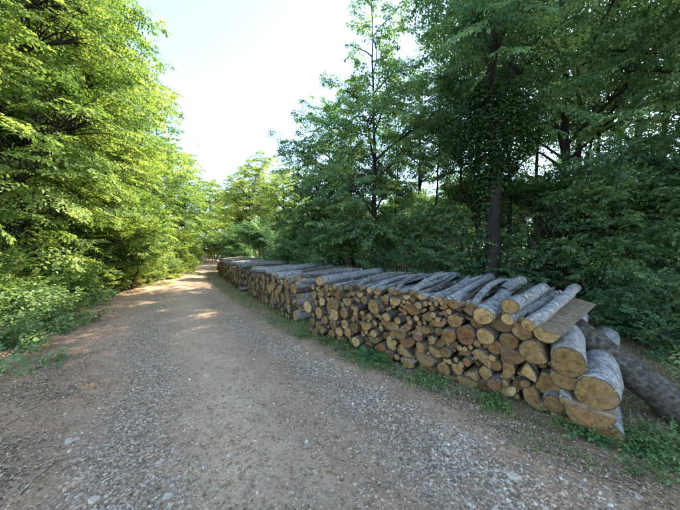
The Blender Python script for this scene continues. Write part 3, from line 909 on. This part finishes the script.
B_forest2 = lambda: make_tree('forest_tree', 107, 13.0, .14, 1.8, 3.0, M_DARK, 'other', nl=22, nspray=205, leaf=.095, L=1.1, ntw=12, nlf=8, droop=.25, flatten=.25, spread=.8, squash=.45)
B_shrubL = lambda: make_shrub('hazel_shrub', 201, 4.0, 2.3, M_LEAFY, nl=16, nspray=340, leaf=.09, L=.75, ntw=9, nlf=8)
B_shrubM = lambda: make_shrub('hazel_shrub', 202, 2.4, 1.9, M_LEAF, nl=18, nspray=340, leaf=.066, L=.55, ntw=10, nlf=8)
B_shrubY = lambda: make_shrub('hazel_shrub', 212, 2.2, 1.8, M_LEAFY, nl=18, nspray=320, leaf=.07, L=.55, ntw=10, nlf=8)
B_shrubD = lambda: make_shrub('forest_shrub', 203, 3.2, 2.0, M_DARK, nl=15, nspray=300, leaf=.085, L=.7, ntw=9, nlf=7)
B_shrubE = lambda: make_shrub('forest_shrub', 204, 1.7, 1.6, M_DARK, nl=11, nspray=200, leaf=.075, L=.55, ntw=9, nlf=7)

# left of the road
x, y = at(-25, 8.6);   place('b1', B_beech1, x, y, 'tall beech at the left edge, sprays of leaves hanging down to the roadside', 'tree', .4, 1.0)
x, y = at(80, 13.0);  place('b2', B_beech2, x, y, 'tall beech behind the bright shrub on the left, top out of frame', 'tree', 1.9, 1.25)
x, y = at(-60, 12.5); place('b1', B_beech1, x, y, 'beech standing behind the leftmost tree, filling the upper left corner', 'tree', 2.4, 1.1)
x, y = at(155, 19.0); place('b2', B_beech2, x, y, 'mid-height leafy tree left of the road where its crown meets the sky', 'tree', .3, 1.0)
x, y = at(186, 27.0); place('hb', B_hornb, x, y, 'yellow-green tree on the left side of the road bend', 'tree', .9, 1.15)
x, y = at(60, 20.0);  place('b1', B_beech1, x, y, 'beech deep in the wood behind the left roadside trees', 'tree', 4.0, 1.05)
x, y = at(120, 29.0); place('b2', B_beech2, x, y, 'distant beech behind the left roadside trees', 'tree', 3.3, 1.25)
x, y = at(22, 8.2);   place('hf', B_hornf, x, y, 'leafy hornbeam in front of the leftmost beech, boughs reaching the ground', 'tree', .2, 1.2)
x, y = at(72, 10.8);  place('hf', B_hornf, x, y, 'sunlit hornbeam second from the left along the road', 'tree', 1.6, 1.2)
x, y = at(108, 14.0); place('hf', B_hornf, x, y, 'sunlit hornbeam rising right behind the bright hazel shrub', 'tree', 3.1, 1.22)
x, y = at(-30, 6.2);  place('hf', B_hornf, x, y, 'hornbeam cut by the left picture edge', 'tree', 4.4, 1.15)
x, y = at(128, 10.8); place('sl', B_shrubL, x, y, 'big sunlit yellow-green hazel shrub on the left roadside', 'shrub', .2, 1.0)
x, y = at(168, 17.5); place('sl', B_shrubL, x, y, 'sunlit shrub farther along the left roadside, before the bend', 'shrub', 2.2, .9)
x, y = at(70, 10.0);  place('sm', B_shrubM, x, y, 'dark green shrub between the leftmost beech and the bright hazel', 'shrub', 1.0, 1.15)
x, y = at(15, 8.6);   place('sm', B_shrubM, x, y, 'green shrub under the leftmost beech', 'shrub', 3.0, 1.0)
x, y = at(-30, 9.5);  place('sm', B_shrubM, x, y, 'shrub at the left picture edge behind the undergrowth', 'shrub', 4.2, 1.1)
x, y = at(2, 6.3);    place('sm', B_shrubM, x, y, 'nearest green shrub at the left picture edge', 'shrub', 5.2, .62)
x, y = at(38, 7.4);   place('sm', B_shrubM, x, y, 'leafy shrub in front of the leftmost beech trunk', 'shrub', .4, .7)
x, y = at(78, 9.4);   place('sm', B_shrubM, x, y, 'low green shrub at the road edge left of the bright hazel', 'shrub', 2.1, .6)
x, y = at(-45, 6.6);  place('sm', B_shrubM, x, y, 'shrub cut by the left picture edge', 'shrub', 1.4, .8)
for i, (px, d, k, lab) in enumerate([(96, 9.6, .55, 'low bright shrub at the road edge in front of the hazel'), (122, 10.6, .75, 'rounded yellow-green shrub at the foot of the bright hazel'),
        (147, 12.6, .7, 'yellow-green roadside shrub just right of the bright hazel'), (163, 15.2, .75, 'third yellow-green shrub along the left road edge'),
        (178, 19.0, .9, 'yellow-green shrub where the left road edge starts to bend'), (186, 24.0, 1.0, 'farthest yellow-green shrub on the left road edge')]):
    x, y = at(px, d); place('sy', B_shrubY, x, y, lab, 'shrub', i * 1.3, k, 'sunlit shrubs on the left roadside')
# far end of the road
x, y = at(262, 36.0); place('hb', B_hornb, x, y, 'bright sunlit yellow-green tree standing beyond the end of the log stacks', 'tree', 2.2, 1.45)
x, y = at(236, 46.0); place('hb', B_hornb, x, y, 'sunlit pale green tree farthest down the road', 'tree', 4.2, 1.5)
x, y = at(210, 40.0); place('hb', B_hornb, x, y, 'sunlit tree at the far road bend, left of the road', 'tree', 5.2, 1.2)
x, y = at(222, 45.0); place('hf', B_hornf, x, y, 'sunlit tree closing the road at its far end', 'tree', .7, 1.2)
x, y = at(226, 36.0); place('sl', B_shrubL, x, y, 'bright shrub right behind the far end of the far stack', 'shrub', 4.0, 1.0)
x, y = at(250, 33.0); place('hf', B_hornf, x, y, 'full sunlit tree left of the brightest far tree, beyond the stacks', 'tree', 2.0, 1.25)
x, y = at(284, 27.0); place('hf', B_hornf, x, y, 'full sunlit tree right of the brightest far tree, beyond the stacks', 'tree', 3.6, .95)
x, y = at(196, 33.0); place('sl', B_shrubL, x, y, 'sunlit shrub beside the far road bend', 'shrub', .8, 1.0)
x, y = at(215, 37.0); place('sl', B_shrubL, x, y, 'small bright shrub at the very end of the visible road', 'shrub', 1.8, 1.0)
x, y = at(293, 30.0); place('b2', B_beech2, x, y, 'sunlit tree between the far bright tree and the round dark tree', 'tree', 5.0, .95)
# right side, behind the stacks
for i, (px, d, k, s_, lab) in enumerate([
    (240, 19.5, 'sd', 1.0, 'dark shrub just beyond the far end of the far stack'),
    (262, 16.5, 'sd', 1.0, 'dark shrub behind the far stack, left of the others'),
    (285, 14.5, 'se', 1.2, 'low dark shrub arching over the middle of the far stack'),
    (303, 13.0, 'sd', .95, 'dark shrub behind the gap between middle and far stacks'),
    (330, 10.5, 'se', 1.2, 'low dark shrub behind the middle stack'),
    (352, 9.6, 'sd', .85, 'dark shrub left of the slender tree trunk'),
    (405, 8.6, 'sd', .85, 'dark shrub between the slender tree and the big ivy trunk'),
    (440, 8.0, 'se', 1.1, 'low dark shrub left of the big ivy trunk'),
    (515, 7.2, 'se', 1.0, 'low dark shrub right of the big ivy trunk'),
    (590, 6.6, 'sd', .9, 'dark shrub behind the propped log'),
    (630, 5.8, 'se', 1.0, 'low shrub right behind the propped log'),
    (655, 7.0, 'sd', 1.15, 'tall dark shrub at the right picture edge'),
    (648, 4.5, 'se', .62, 'small dark shrub close behind the middle of the propped log'),
    (684, 3.9, 'se', .55, 'small dark shrub at the right edge just behind the propped log'),
    (690, 5.6, 'sd', 1.0, 'dark shrub cut by the right picture edge beside the propped log'),
    (560, 9.0, 'sd', 1.1, 'dark shrub in front of the double trunks on the right'),
    (480, 11.0, 'sd', 1.2, 'shrub seen dimly behind the big ivy trunk')]):
    x, y = at(px, d)
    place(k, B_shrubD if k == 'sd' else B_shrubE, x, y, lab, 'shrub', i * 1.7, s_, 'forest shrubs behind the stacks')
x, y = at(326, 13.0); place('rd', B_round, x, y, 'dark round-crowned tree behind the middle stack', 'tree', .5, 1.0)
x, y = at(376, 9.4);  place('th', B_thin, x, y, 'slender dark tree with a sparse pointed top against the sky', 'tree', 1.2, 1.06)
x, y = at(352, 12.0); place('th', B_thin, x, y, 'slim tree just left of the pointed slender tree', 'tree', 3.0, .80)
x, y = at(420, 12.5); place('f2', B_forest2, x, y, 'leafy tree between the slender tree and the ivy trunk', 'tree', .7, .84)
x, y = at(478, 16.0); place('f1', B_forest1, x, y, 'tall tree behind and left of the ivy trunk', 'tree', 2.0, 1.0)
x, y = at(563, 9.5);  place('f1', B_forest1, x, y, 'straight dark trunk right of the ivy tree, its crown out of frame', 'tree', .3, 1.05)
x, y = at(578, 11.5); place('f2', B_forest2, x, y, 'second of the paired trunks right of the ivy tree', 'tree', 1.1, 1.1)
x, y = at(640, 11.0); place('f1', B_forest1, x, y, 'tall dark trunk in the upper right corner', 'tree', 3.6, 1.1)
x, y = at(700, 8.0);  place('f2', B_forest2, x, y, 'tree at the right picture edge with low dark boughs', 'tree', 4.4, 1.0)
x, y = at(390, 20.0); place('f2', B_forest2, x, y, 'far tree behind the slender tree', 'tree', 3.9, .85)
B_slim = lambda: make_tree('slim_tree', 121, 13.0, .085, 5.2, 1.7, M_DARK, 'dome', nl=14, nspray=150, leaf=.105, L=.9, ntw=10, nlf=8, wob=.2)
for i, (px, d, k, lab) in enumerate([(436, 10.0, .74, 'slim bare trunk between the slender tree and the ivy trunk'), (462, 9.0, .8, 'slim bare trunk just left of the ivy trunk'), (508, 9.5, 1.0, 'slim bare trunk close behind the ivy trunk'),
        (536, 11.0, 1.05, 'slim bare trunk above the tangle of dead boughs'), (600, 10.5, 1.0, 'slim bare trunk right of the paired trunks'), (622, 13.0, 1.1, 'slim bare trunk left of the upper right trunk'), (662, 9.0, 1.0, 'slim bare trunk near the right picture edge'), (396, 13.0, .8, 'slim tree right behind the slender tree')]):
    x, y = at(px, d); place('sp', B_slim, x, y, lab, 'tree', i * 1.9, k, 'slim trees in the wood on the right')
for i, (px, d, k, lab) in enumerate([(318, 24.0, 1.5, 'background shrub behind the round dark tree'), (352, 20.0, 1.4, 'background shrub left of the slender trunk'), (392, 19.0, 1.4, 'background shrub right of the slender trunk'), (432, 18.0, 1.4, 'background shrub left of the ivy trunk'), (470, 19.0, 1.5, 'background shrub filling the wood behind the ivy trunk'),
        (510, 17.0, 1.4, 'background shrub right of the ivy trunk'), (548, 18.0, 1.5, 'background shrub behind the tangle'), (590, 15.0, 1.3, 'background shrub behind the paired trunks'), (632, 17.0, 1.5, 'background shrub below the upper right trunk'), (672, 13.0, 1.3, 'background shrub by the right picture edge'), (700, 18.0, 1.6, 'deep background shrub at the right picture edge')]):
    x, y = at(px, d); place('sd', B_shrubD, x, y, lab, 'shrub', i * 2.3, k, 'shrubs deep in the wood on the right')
# beside the camera, out of frame on the right: they shade the road
for i, (k, x, y, lab) in enumerate([('f1', 8.6, 3.4, 'forest tree just outside the picture, right of the propped log'), ('f2', 11.5, 6.0, 'forest tree outside the picture, behind the one by the propped log'), ('f2', 8.3, 5.3, 'added unseen tree beyond the right picture edge, blocking a sun patch'),]):  # last tree is added to keep a sun patch off the near road
    place(k, None, x, y, lab, 'tree', i * 2.0 + .5, 1.0, 'trees around the viewer, outside the picture')

# the ivy-clad tree
def ivy_tree():
    root = make_tree('ivy_tree', 108, 11.5, .20, 4.8, 2.3, M_DARK, 'dome', nl=14, nspray=210, leaf=.095, L=1.0, ntw=11, nlf=8, droop=.3, wob=.25, lean=(.005, 0))
    rng = np.random.default_rng(31)
    n = 9000
    z = 2.4 + 3.4 * rng.beta(2.2, 1.6, n); az = rng.uniform(0, 6.283, n)
    rad = .16 + rng.random(n) ** .7 * (.15 + .75 * np.exp(-((z - 4.5) / .9) ** 2))
    base = np.stack([np.cos(az) * rad * 1.15 + .1, np.sin(az) * rad, z], -1)
    d = np.stack([np.cos(az), np.sin(az), -.6 + rng.normal(0, .3, n)], -1)
    up = np.stack([np.cos(az), np.sin(az), np.full(n, .6)], -1) + rng.normal(0, .3, (n, 3))
    V, F, t = leaves_from(base, d, up, .08, rng, aspect=.9)
    m = 1500; z = rng.uniform(.1, 3.2, m); az = rng.uniform(0, 6.283, m); sel = rng.random(m) < .25 + .75 * smooth(.5, .62, fbm(az * 1.2, z * 1.1, 33, 2)); z = z[sel]; az = az[sel]; m = len(z)
    base = np.stack([np.cos(az) * .225 + .01 * z, np.sin(az) * .225, z], -1)
    d = np.stack([np.cos(az) * .5, np.sin(az) * .5, np.full(m, -.7)], -1) + rng.normal(0, .3, (m, 3)); up = np.stack([np.cos(az), np.sin(az), np.full(m, .4)], -1)
    V2, F2, t2 = leaves_from(base, d, up, .07, rng, aspect=.9)
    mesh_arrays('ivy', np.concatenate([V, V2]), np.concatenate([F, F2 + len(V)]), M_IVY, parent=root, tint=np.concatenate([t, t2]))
    return root
x, y = at(487, 6.8)
place('ivy', ivy_tree, x, y, 'big dark leaning trunk wrapped in ivy behind the near stack', 'tree', .0, 1.0)

# tangle of dead boughs right of the ivy trunk
def tangle():
    rng = np.random.default_rng(41); root = empty('dead_bough_tangle'); 
    for i in range(15):
        w = Acc(); a0 = rng.uniform(0, 6.28); b = np.array((rng.normal(0, .35), rng.normal(0, .3), -.05))
        top = rng.uniform(1.2, 2.5); reach = rng.uniform(.4, 1.5)
        tt = np.linspace(0, 1, 9)
        pts = np.stack([b[0] + math.cos(a0) * reach * tt ** 1.3, b[1] + math.sin(a0) * reach * tt ** 1.3 * .6, b[2] + top * np.sin(tt * rng.uniform(1.6, 2.7))], -1) + np.cumsum(rng.normal(0, .03, (9, 3)), 0)
        w.add(*tube(pts, np.linspace(rng.uniform(.02, .06), .006, 9), 6))
        for k in range(4):
            i0 = rng.integers(3, 8); q = pts[i0]; dd = rng.normal(0, .25, 3); dd[2] -= .15
            w.add(*tube(np.array([q, q + dd, q + dd * 1.8 + rng.normal(0, .08, 3)]), [.01, .007, .003], 4))
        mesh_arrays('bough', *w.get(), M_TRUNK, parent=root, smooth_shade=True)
    return root
x, y = at(543, 7.0); place('tan', tangle, x, y, 'tangle of dark dead boughs right of the ivy trunk', 'branches', .3, 1.0)

# ------------------------------------------------------------------ low plants
def make_fern(seed, nf=11, L=.62):
    rng = np.random.default_rng(seed); root = empty('fern')
    for i in range(nf):
        az = i * 2.39996 + rng.uniform(-.3, .3); el = rng.uniform(.75, 1.25); Lf = L * rng.uniform(.75, 1.1); m = 24
        t = np.linspace(0, 1, m)
        h = Lf * (t * math.cos(el) + .35 * t ** 2); z = Lf * (t * math.sin(el) - .62 * t ** 2.2)
        p = np.stack([h * math.cos(az), h * math.sin(az), z], -1)
        T = nrm(np.gradient(p, axis=0)); sd = np.array((-math.sin(az), math.cos(az), 0))
        nn = np.cross(T, sd)
        prof = np.sin(np.clip(t * 1.02, 0, 1) ** .6 * math.pi) ** .8 * .34 * Lf * (t > .10)
        bs, ds, us, ls = [], [], [], []
        for s_ in (1, -1):
            bs.append(p[2:]); ds.append(sd * s_ + T[2:] * .35 - np.array((0, 0, .2))); us.append(-nn[2:] * np.sign(-nn[2:][:, 2:3])); ls.append(prof[2:])
        B, D, U, Ls = map(np.concatenate, (bs, ds, us, ls))
        n = len(B); d = nrm(D); side = nrm(np.cross(d, U)); Ls = Ls[:, None] + .01
        V = np.stack([B, B + d * Ls * .4 + side * .010, B + d * Ls - np.array((0, 0, .12)) * Ls, B + d * Ls * .4 - side * .010], 1).reshape(-1, 3)
        ii = np.arange(n)[:, None] * 4; F = np.concatenate([ii + np.array([[0, 1, 2]]), ii + np.array([[0, 2, 3]])])
        tv, tf = tube(p, np.linspace(.005, .001, m), 3)
        tf3 = np.concatenate([tf[:, [0, 1, 2]], tf[:, [0, 2, 3]]]) + len(V)
        mesh_arrays('frond', np.concatenate([V, tv]), np.concatenate([F, tf3]), M_FERN, parent=root, tint=np.concatenate([np.repeat(np.clip(rng.normal(.5, .2, n), 0, 1), 4), np.full(len(tv), .4)]))
    return root
def ground_at(px, py):
    k = EYE * FPX / (py - HOR); return (px - 340) / FPX * k, k
B_fern = lambda: make_fern(51)
x, y = ground_at(371, 360); place('fern', B_fern, x, y, 'green fern growing at the foot of the near stack', 'fern', 0, .72)
x, y = ground_at(594, 437); place('fern', B_fern, x, y, 'small pale green fern at the right end of the near stack', 'fern', 2.0, .38)
x, y = ground_at(640, 452); place('fern', B_fern, x, y, 'small fern in the grass below the propped log', 'fern', 1.0, .36)
x, y = at(22, 5.9); place('fern', B_fern, x, y, 'fern in the undergrowth at the left edge of the picture', 'fern', 3.0, .75)

def make_herb(seed, ns=9, H=.5, leaf=.075):
    rng = np.random.default_rng(seed); root = empty('herb_plant'); w = Acc(); tw = []
    for i in range(ns):
        az = i * 2.4 + rng.uniform(-.5, .5); b = np.array((rng.normal(0, .13), rng.normal(0, .13), -.02)); h = H * rng.uniform(.5, 1.1)
        t = np.linspace(0, 1, 6)
        p = np.stack([b[0] + math.cos(az) * .35 * h * t ** 2, b[1] + math.sin(az) * .35 * h * t ** 2, b[2] + h * t], -1)
        w.add(*tube(p, np.linspace(.004, .0015, 6), 3))
        m = 9; ts = np.linspace(.2, 1, m); q = np.stack([np.interp(ts, t, p[:, k]) for k in range(3)], -1)
        a = az + np.arange(m) * 2.0 + rng.uniform(-.3, .3, m)
        tw.append((q, nrm(np.stack([np.cos(a), np.sin(a), rng.uniform(.0, .5, m)], -1)), rng.uniform(.06, .13, m)))
    mesh_arrays('stems', *w.get(), M_HERB, parent=root, tint=np.full(w.n, .4))['kind'] = 'stuff'
    finish_crown(root, None, tw, 3, leaf, rng, M_HERB, .25, 'foliage', aspect=.68)
    return root
B_h1 = lambda: make_herb(61); B_h2 = lambda: make_herb(62, 14, .75, .09); B_h3 = lambda: make_herb(63, 7, .3, .06)
rngp = np.random.default_rng(77)
cnt = 0
lab_places = []
for i in range(330):
    s_ = rngp.uniform(-4.5, 16); u_ = -3.75 - rngp.random() ** 1.4 * 3.2
    x, y = world_su(s_, u_); x = float(x); y = float(y)
    if y < 1.5: continue
    px = 340 + x / y * FPX; py = HOR + EYE * FPX / y
    if not (-40 < px < 200): continue
    if py > 352: continue
    if len(lab_places) >= 86: break
    lab_places.append((px, py, x, y, u_))
for i, (px, py, x, y, u_) in enumerate(lab_places):
    k = ['h1', 'h2', 'h3'][int(rngp.integers(0, 3))] if u_ > -4.6 else ['h2', 'h1'][int(rngp.integers(0, 2))]
    place(k, dict(h1=B_h1, h2=B_h2, h3=B_h3)[k], x, y, 'small leafy herb in the undergrowth along the left edge of the road', 'plant', rngp.uniform(0, 6), rngp.uniform(.7, 1.35), 'herbs along the left roadside')
for i in range(34):      # right verge and behind the near end
    if i < 14: px, py = rngp.uniform(612, 690), rngp.uniform(425, 470)
    else:
        a = rngp.uniform(-.2, S1.len); q = S1.point(a, 0, rngp.uniform(.05, .3)); px = 340 + q[0] / q[1] * FPX; py = HOR + EYE * FPX / q[1]
    x, y = ground_at(px, py)
    place('h3', B_h3, x, y, 'small low herb in the verge below the propped log' if i < 14 else 'tiny low herb at the foot of the near stack', 'plant', rngp.uniform(0, 6), rngp.uniform(.3, .6), 'herbs below the propped log' if i < 14 else 'herbs at the foot of the stack')

# low leafy ground cover, nobody could count it
def build_cover():
    rng = np.random.default_rng(91); Ps, Ds = [], []
    for side, n in ((-1, 7000), (1, 3000)):
        s_ = -5 + 26 * rng.random(n) ** 1.4 if side < 0 else rng.uniform(-6, 22, n)
        u_ = -3.40 - rng.random(n) ** 1.3 * 5.2 if side < 0 else 2.9 + rng.random(n) ** 1.2 * 6
        x, y = world_su(s_, u_)
        pat = fbm(x * .8, y * .8, 95, 3)
        ok = ((side > 0) | (u_ < -3.85) | (s_ > 1.5)) & (y > 1.2) & (np.abs(x / np.maximum(y, .1)) < 1.6) & (rng.random(n) < smooth(.3, .55, pat) + .1)
        x, y, pat, u_ = x[ok], y[ok], pat[ok], u_[ok]
        h = (.06 + .5 * rng.random(len(x)) * smooth(.35, .7, pat)) * (.25 + .75 * smooth(0, 1.2, np.abs(u_ - (-3.3 if side < 0 else 2.6))))
        a = rng.uniform(0, 6.283, len(x))
        Ps.append(np.stack([x, y, ground_z(x, y) + h], -1)); Ds.append(np.stack([np.cos(a), np.sin(a), rng.uniform(-.2, .7, len(x))], -1))
    P = np.concatenate(Ps); D = np.concatenate(Ds)
    V, F, T = scatter_sprays(P, D, rng.normal(0, .4, len(P)), spray_variants(95, .36, .07, 5, 4, .72), rng, .45)
    o = mesh_arrays('undergrowth', V, F, M_HERB, tint=T); tag(o, 'low leafy ground cover under the trees on both sides', 'ground cover', None, 'stuff')
build_cover()

# ------------------------------------------------------------------ gravel, leaf litter, grass: uncountable
def sample_ground(n, rng, dmin=.9, dmax=14, amax=56):
    d = dmin * (dmax / dmin) ** (rng.random(n) ** .8); a = R(1) * rng.uniform(-amax, amax, n)
    return d * np.tan(a) * 1.0, d
def build_gravel():
    rng = np.random.default_rng(5); n = 230000
    x, y = sample_ground(n, rng); g, l, ga, sa, uw = road_zones(x, y)
    pat = fbm(x * 2.2, y * 2.2, 40, 3)
    keep = rng.random(n) < (g ** 1.5 * (.25 + 1.2 * smooth(.35, .6, pat)) + .16 * (uw > -3.4) * (uw < .7))
    x, y = x[keep], y[keep]; n = len(x)
    size = .003 + .010 * rng.random(n) ** 3.5 + .010 * (rng.random(n) < .012)
    size *= (.8 + .35 * np.exp(-((road_su(x, y)[1] + .1) / .5) ** 2)) * (1 + .05 * y)
    z = ground_z(x, y)
    oc = np.array([(1, 0, 0), (.5, .87, 0), (-.5, .87, 0), (-1, 0, 0), (-.5, -.87, 0), (.5, -.87, 0), (.35, .2, .62), (-.3, .3, .58), (-.05, -.4, .66)], float)
    Fs = np.array([(0, 1, 6), (1, 2, 7), (1, 7, 6), (2, 3, 7), (3, 4, 8), (3, 8, 7), (4, 5, 8), (5, 0, 6), (5, 6, 8), (6, 7, 8)])
    P = oc[None] * rng.uniform(.5, 1.4, (n, 9, 1)) * size[:, None, None] * np.stack([rng.uniform(.8, 1.6, n), rng.uniform(.7, 1.1, n), rng.uniform(.5, 1.0, n)], -1)[:, None, :]
    a = rng.uniform(0, 6.283, n); P = rotz(P, a[:, None])
    tx, ty = rng.normal(0, .25, n), rng.normal(0, .25, n)
    P[..., 2] += P[..., 0] * tx[:, None] + P[..., 1] * ty[:, None]
    V = P + np.stack([x, y, z - .001], -1)[:, None, :]
    F = (np.arange(n)[:, None, None] * 9 + Fs[None]).reshape(-1, 3)
    t = np.clip(rng.normal(.42, .26, n), 0, 1)
    o = mesh_arrays('gravel', V.reshape(-1, 3), F, M_STONE, tint=np.repeat(t, 9))
    tag(o, 'loose pale limestone gravel lying in the wheel tracks', 'gravel', None, 'stuff')
build_gravel()

def build_litter():
    rng = np.random.default_rng(6); n = 240000
    x, y = sample_ground(n, rng, .9, 12, 58); g, l, ga, sa, uw = road_zones(x, y)
    pat = fbm(x * 3, y * 3, 50, 3)
    keep = rng.random(n) < (l * (.2 + smooth(.35, .65, pat)) * .85 + .07)
    x, y = x[keep], y[keep]; n = len(x); z = ground_z(x, y) + rng.uniform(.002, .014, n)
    a = rng.uniform(0, 6.283, n); d = np.stack([np.cos(a), np.sin(a), rng.normal(0, .22, n)], -1)
    up = np.array((0, 0, 1.0)) + rng.normal(0, .35, (n, 3))
    thin = rng.random(n) < .35
    V, F, t = leaves_from(np.stack([x, y, z], -1), d, up, .028, rng, aspect=.55, fold=.3, tint=np.clip(rng.beta(2, 2.2, n), 0, 1))
    o = mesh_arrays('leaf_litter', V, F, M_DEAD, tint=t); tag(o, 'dry brown leaves and chips strewn over the ground', 'leaf litter', None, 'stuff')
build_litter()

def build_grass():
    rng = np.random.default_rng(8); n = 200000
    x, y = sample_ground(n, rng, 1.2, 20, 58); g, l, ga, sa, uw = road_zones(x, y)
    pat = fbm(x * 2.4, y * 2.4, 60, 3)
    s, u = road_su(x, y)
    keep = rng.random(n) < ga * smooth(.36, .56, pat) * np.where(u > 0, 1, .2)
    x, y = x[keep], y[keep]; n = len(x); z = ground_z(x, y) - .003
    a = rng.uniform(0, 6.283, n); h = rng.uniform(.025, .085, n) * (1 + .03 * y); wd = .0022 * (1 + .12 * y)
    bd = np.stack([np.cos(a), np.sin(a), np.zeros(n)], -1); sd = np.stack([-np.sin(a), np.cos(a), np.zeros(n)], -1)
    b = np.stack([x, y, z], -1); up = np.array((0, 0, 1.0)); bend = rng.uniform(.2, .9, n)[:, None]
    m = b + up * h[:, None] * .6 + bd * h[:, None] * .25 * bend; t = b + up * h[:, None] * (1 - .25 * bend) + bd * h[:, None] * .8 * bend
    V = np.stack([b - sd * wd[:, None], b + sd * wd[:, None], m + sd * wd[:, None] * .8, m - sd * wd[:, None] * .8, t], 1).reshape(-1, 3)
    F = (np.arange(n)[:, None, None] * 5 + np.array([(0, 1, 2), (0, 2, 3), (3, 2, 4)])[None]).reshape(-1, 3)
    o = mesh_arrays('grass', V, F, M_GRASS, tint=np.repeat(np.clip(rng.normal(.45, .22, n), 0, 1), 5)); tag(o, 'short sparse grass on the verges', 'grass', None, 'stuff')
build_grass()

# single stones that stand out in the road
def big_stone(px, py, wpx, label, flat=.45, seed=0):
    rng = np.random.default_rng(seed); x, y = ground_at(px, py); r = wpx * y / FPX / 2 * .85
    import bmesh
    bm = bmesh.new(); bmesh.ops.create_icosphere(bm, subdivisions=2, radius=1)
    k = rng.uniform(.75, 1.0); ph = rng.uniform(0, 6, 3)
    for v in bm.verts:
        c = v.co; f = 1 + .18 * math.sin(3 * c.x + ph[0]) + .14 * math.sin(4 * c.y + ph[1]) + .1 * math.sin(5 * c.z + ph[2]) + rng.normal(0, .05)
        v.co = Vector((c.x * f * r, c.y * f * r * k, max(-.4, min(.75, c.z)) * f * r * flat))
    me = bpy.data.meshes.new('stone'); bm.to_mesh(me); bm.free(); me.materials.append(M_STONE)
    at_ = me.attributes.new('tint', 'FLOAT', 'POINT'); at_.data.foreach_set('value', np.clip(rng.normal(.55, .06, len(me.vertices)), 0, 1).astype(np.float32))
    o = link(bpy.data.objects.new('stone', me)); o.location = (x, y, gz(x, y) - .004); o.rotation_euler = (0, 0, rng.uniform(0, 6))
    tag(o, label, 'stone', 'larger stones in the road')
for i, (px, py, wp, lab) in enumerate([
    (160, 459, 9, 'pale upright stone in the road at lower left'), (168, 493, 12, 'grey stone near the bottom edge, left of centre'),
    (71, 439, 16, 'flat grey stone at the left side of the road'), (229, 455, 7, 'small pale stone in the sandy middle of the road'),
    (514, 474, 17, 'long flat pale stone in the gravel strip at lower right'), (545, 503, 7, 'small white stone near the bottom edge, right of centre'),
    (94, 499, 15, 'flat pale stone near the bottom left corner'), (475, 465, 9, 'angular stone in the right gravel strip'),
    (502, 443, 6, 'small stone at the right rim of the gravel'), (593, 471, 9, 'pale flat stone among the litter at lower right'),
    (640, 497, 12, 'pale flat stone near the bottom right corner'), (345, 497, 5, 'little white stone bottom centre'), (456, 440, 7, 'grey stone at the gravel rim under the stack')]):
    big_stone(px, py, wp, lab, seed=300 + i)

# fallen twigs
def twig_on_ground(pts_px, rad, label):
    pts = []
    for k, (px, py) in enumerate(pts_px):
        x, y = ground_at(px, py); pts.append((x, y, gz(x, y) + rad + .004))
    pts = np.array(pts); t = np.linspace(0, 1, 12); t0 = np.linspace(0, 1, len(pts))
    q = np.stack([np.interp(t, t0, pts[:, k]) for k in range(3)], -1); q[:, :2] += np.random.default_rng(len(label)).normal(0, .006, (12, 2))
    V, F = tube(q - q[0], np.linspace(rad, rad * .5, 12), 5)
    o = mesh_arrays('twig', V, F, M_TWIG, smooth_shade=True); o.location = q[0]
    tag(o, label, 'twig', 'fallen twigs')
twig_on_ground([(20, 495), (38, 478), (56, 462), (68, 456)], .004, 'bent dark twig lying at the lower left')
twig_on_ground([(8, 425), (30, 410), (48, 402)], .003, 'thin twig in the leaf litter at the left edge')
twig_on_ground([(30, 372), (58, 362), (75, 352)], .004, 'thin twig on the left road edge below the herbs')
twig_on_ground([(488, 372), (488, 396)], .006, 'short stick leaning at the foot of the near stack')
twig_on_ground([(60, 470), (80, 463), (98, 455)], .003, 'short pale twig left of the flat grey stone')
print('tris', sum(len(m.polygons) for m in bpy.data.meshes))
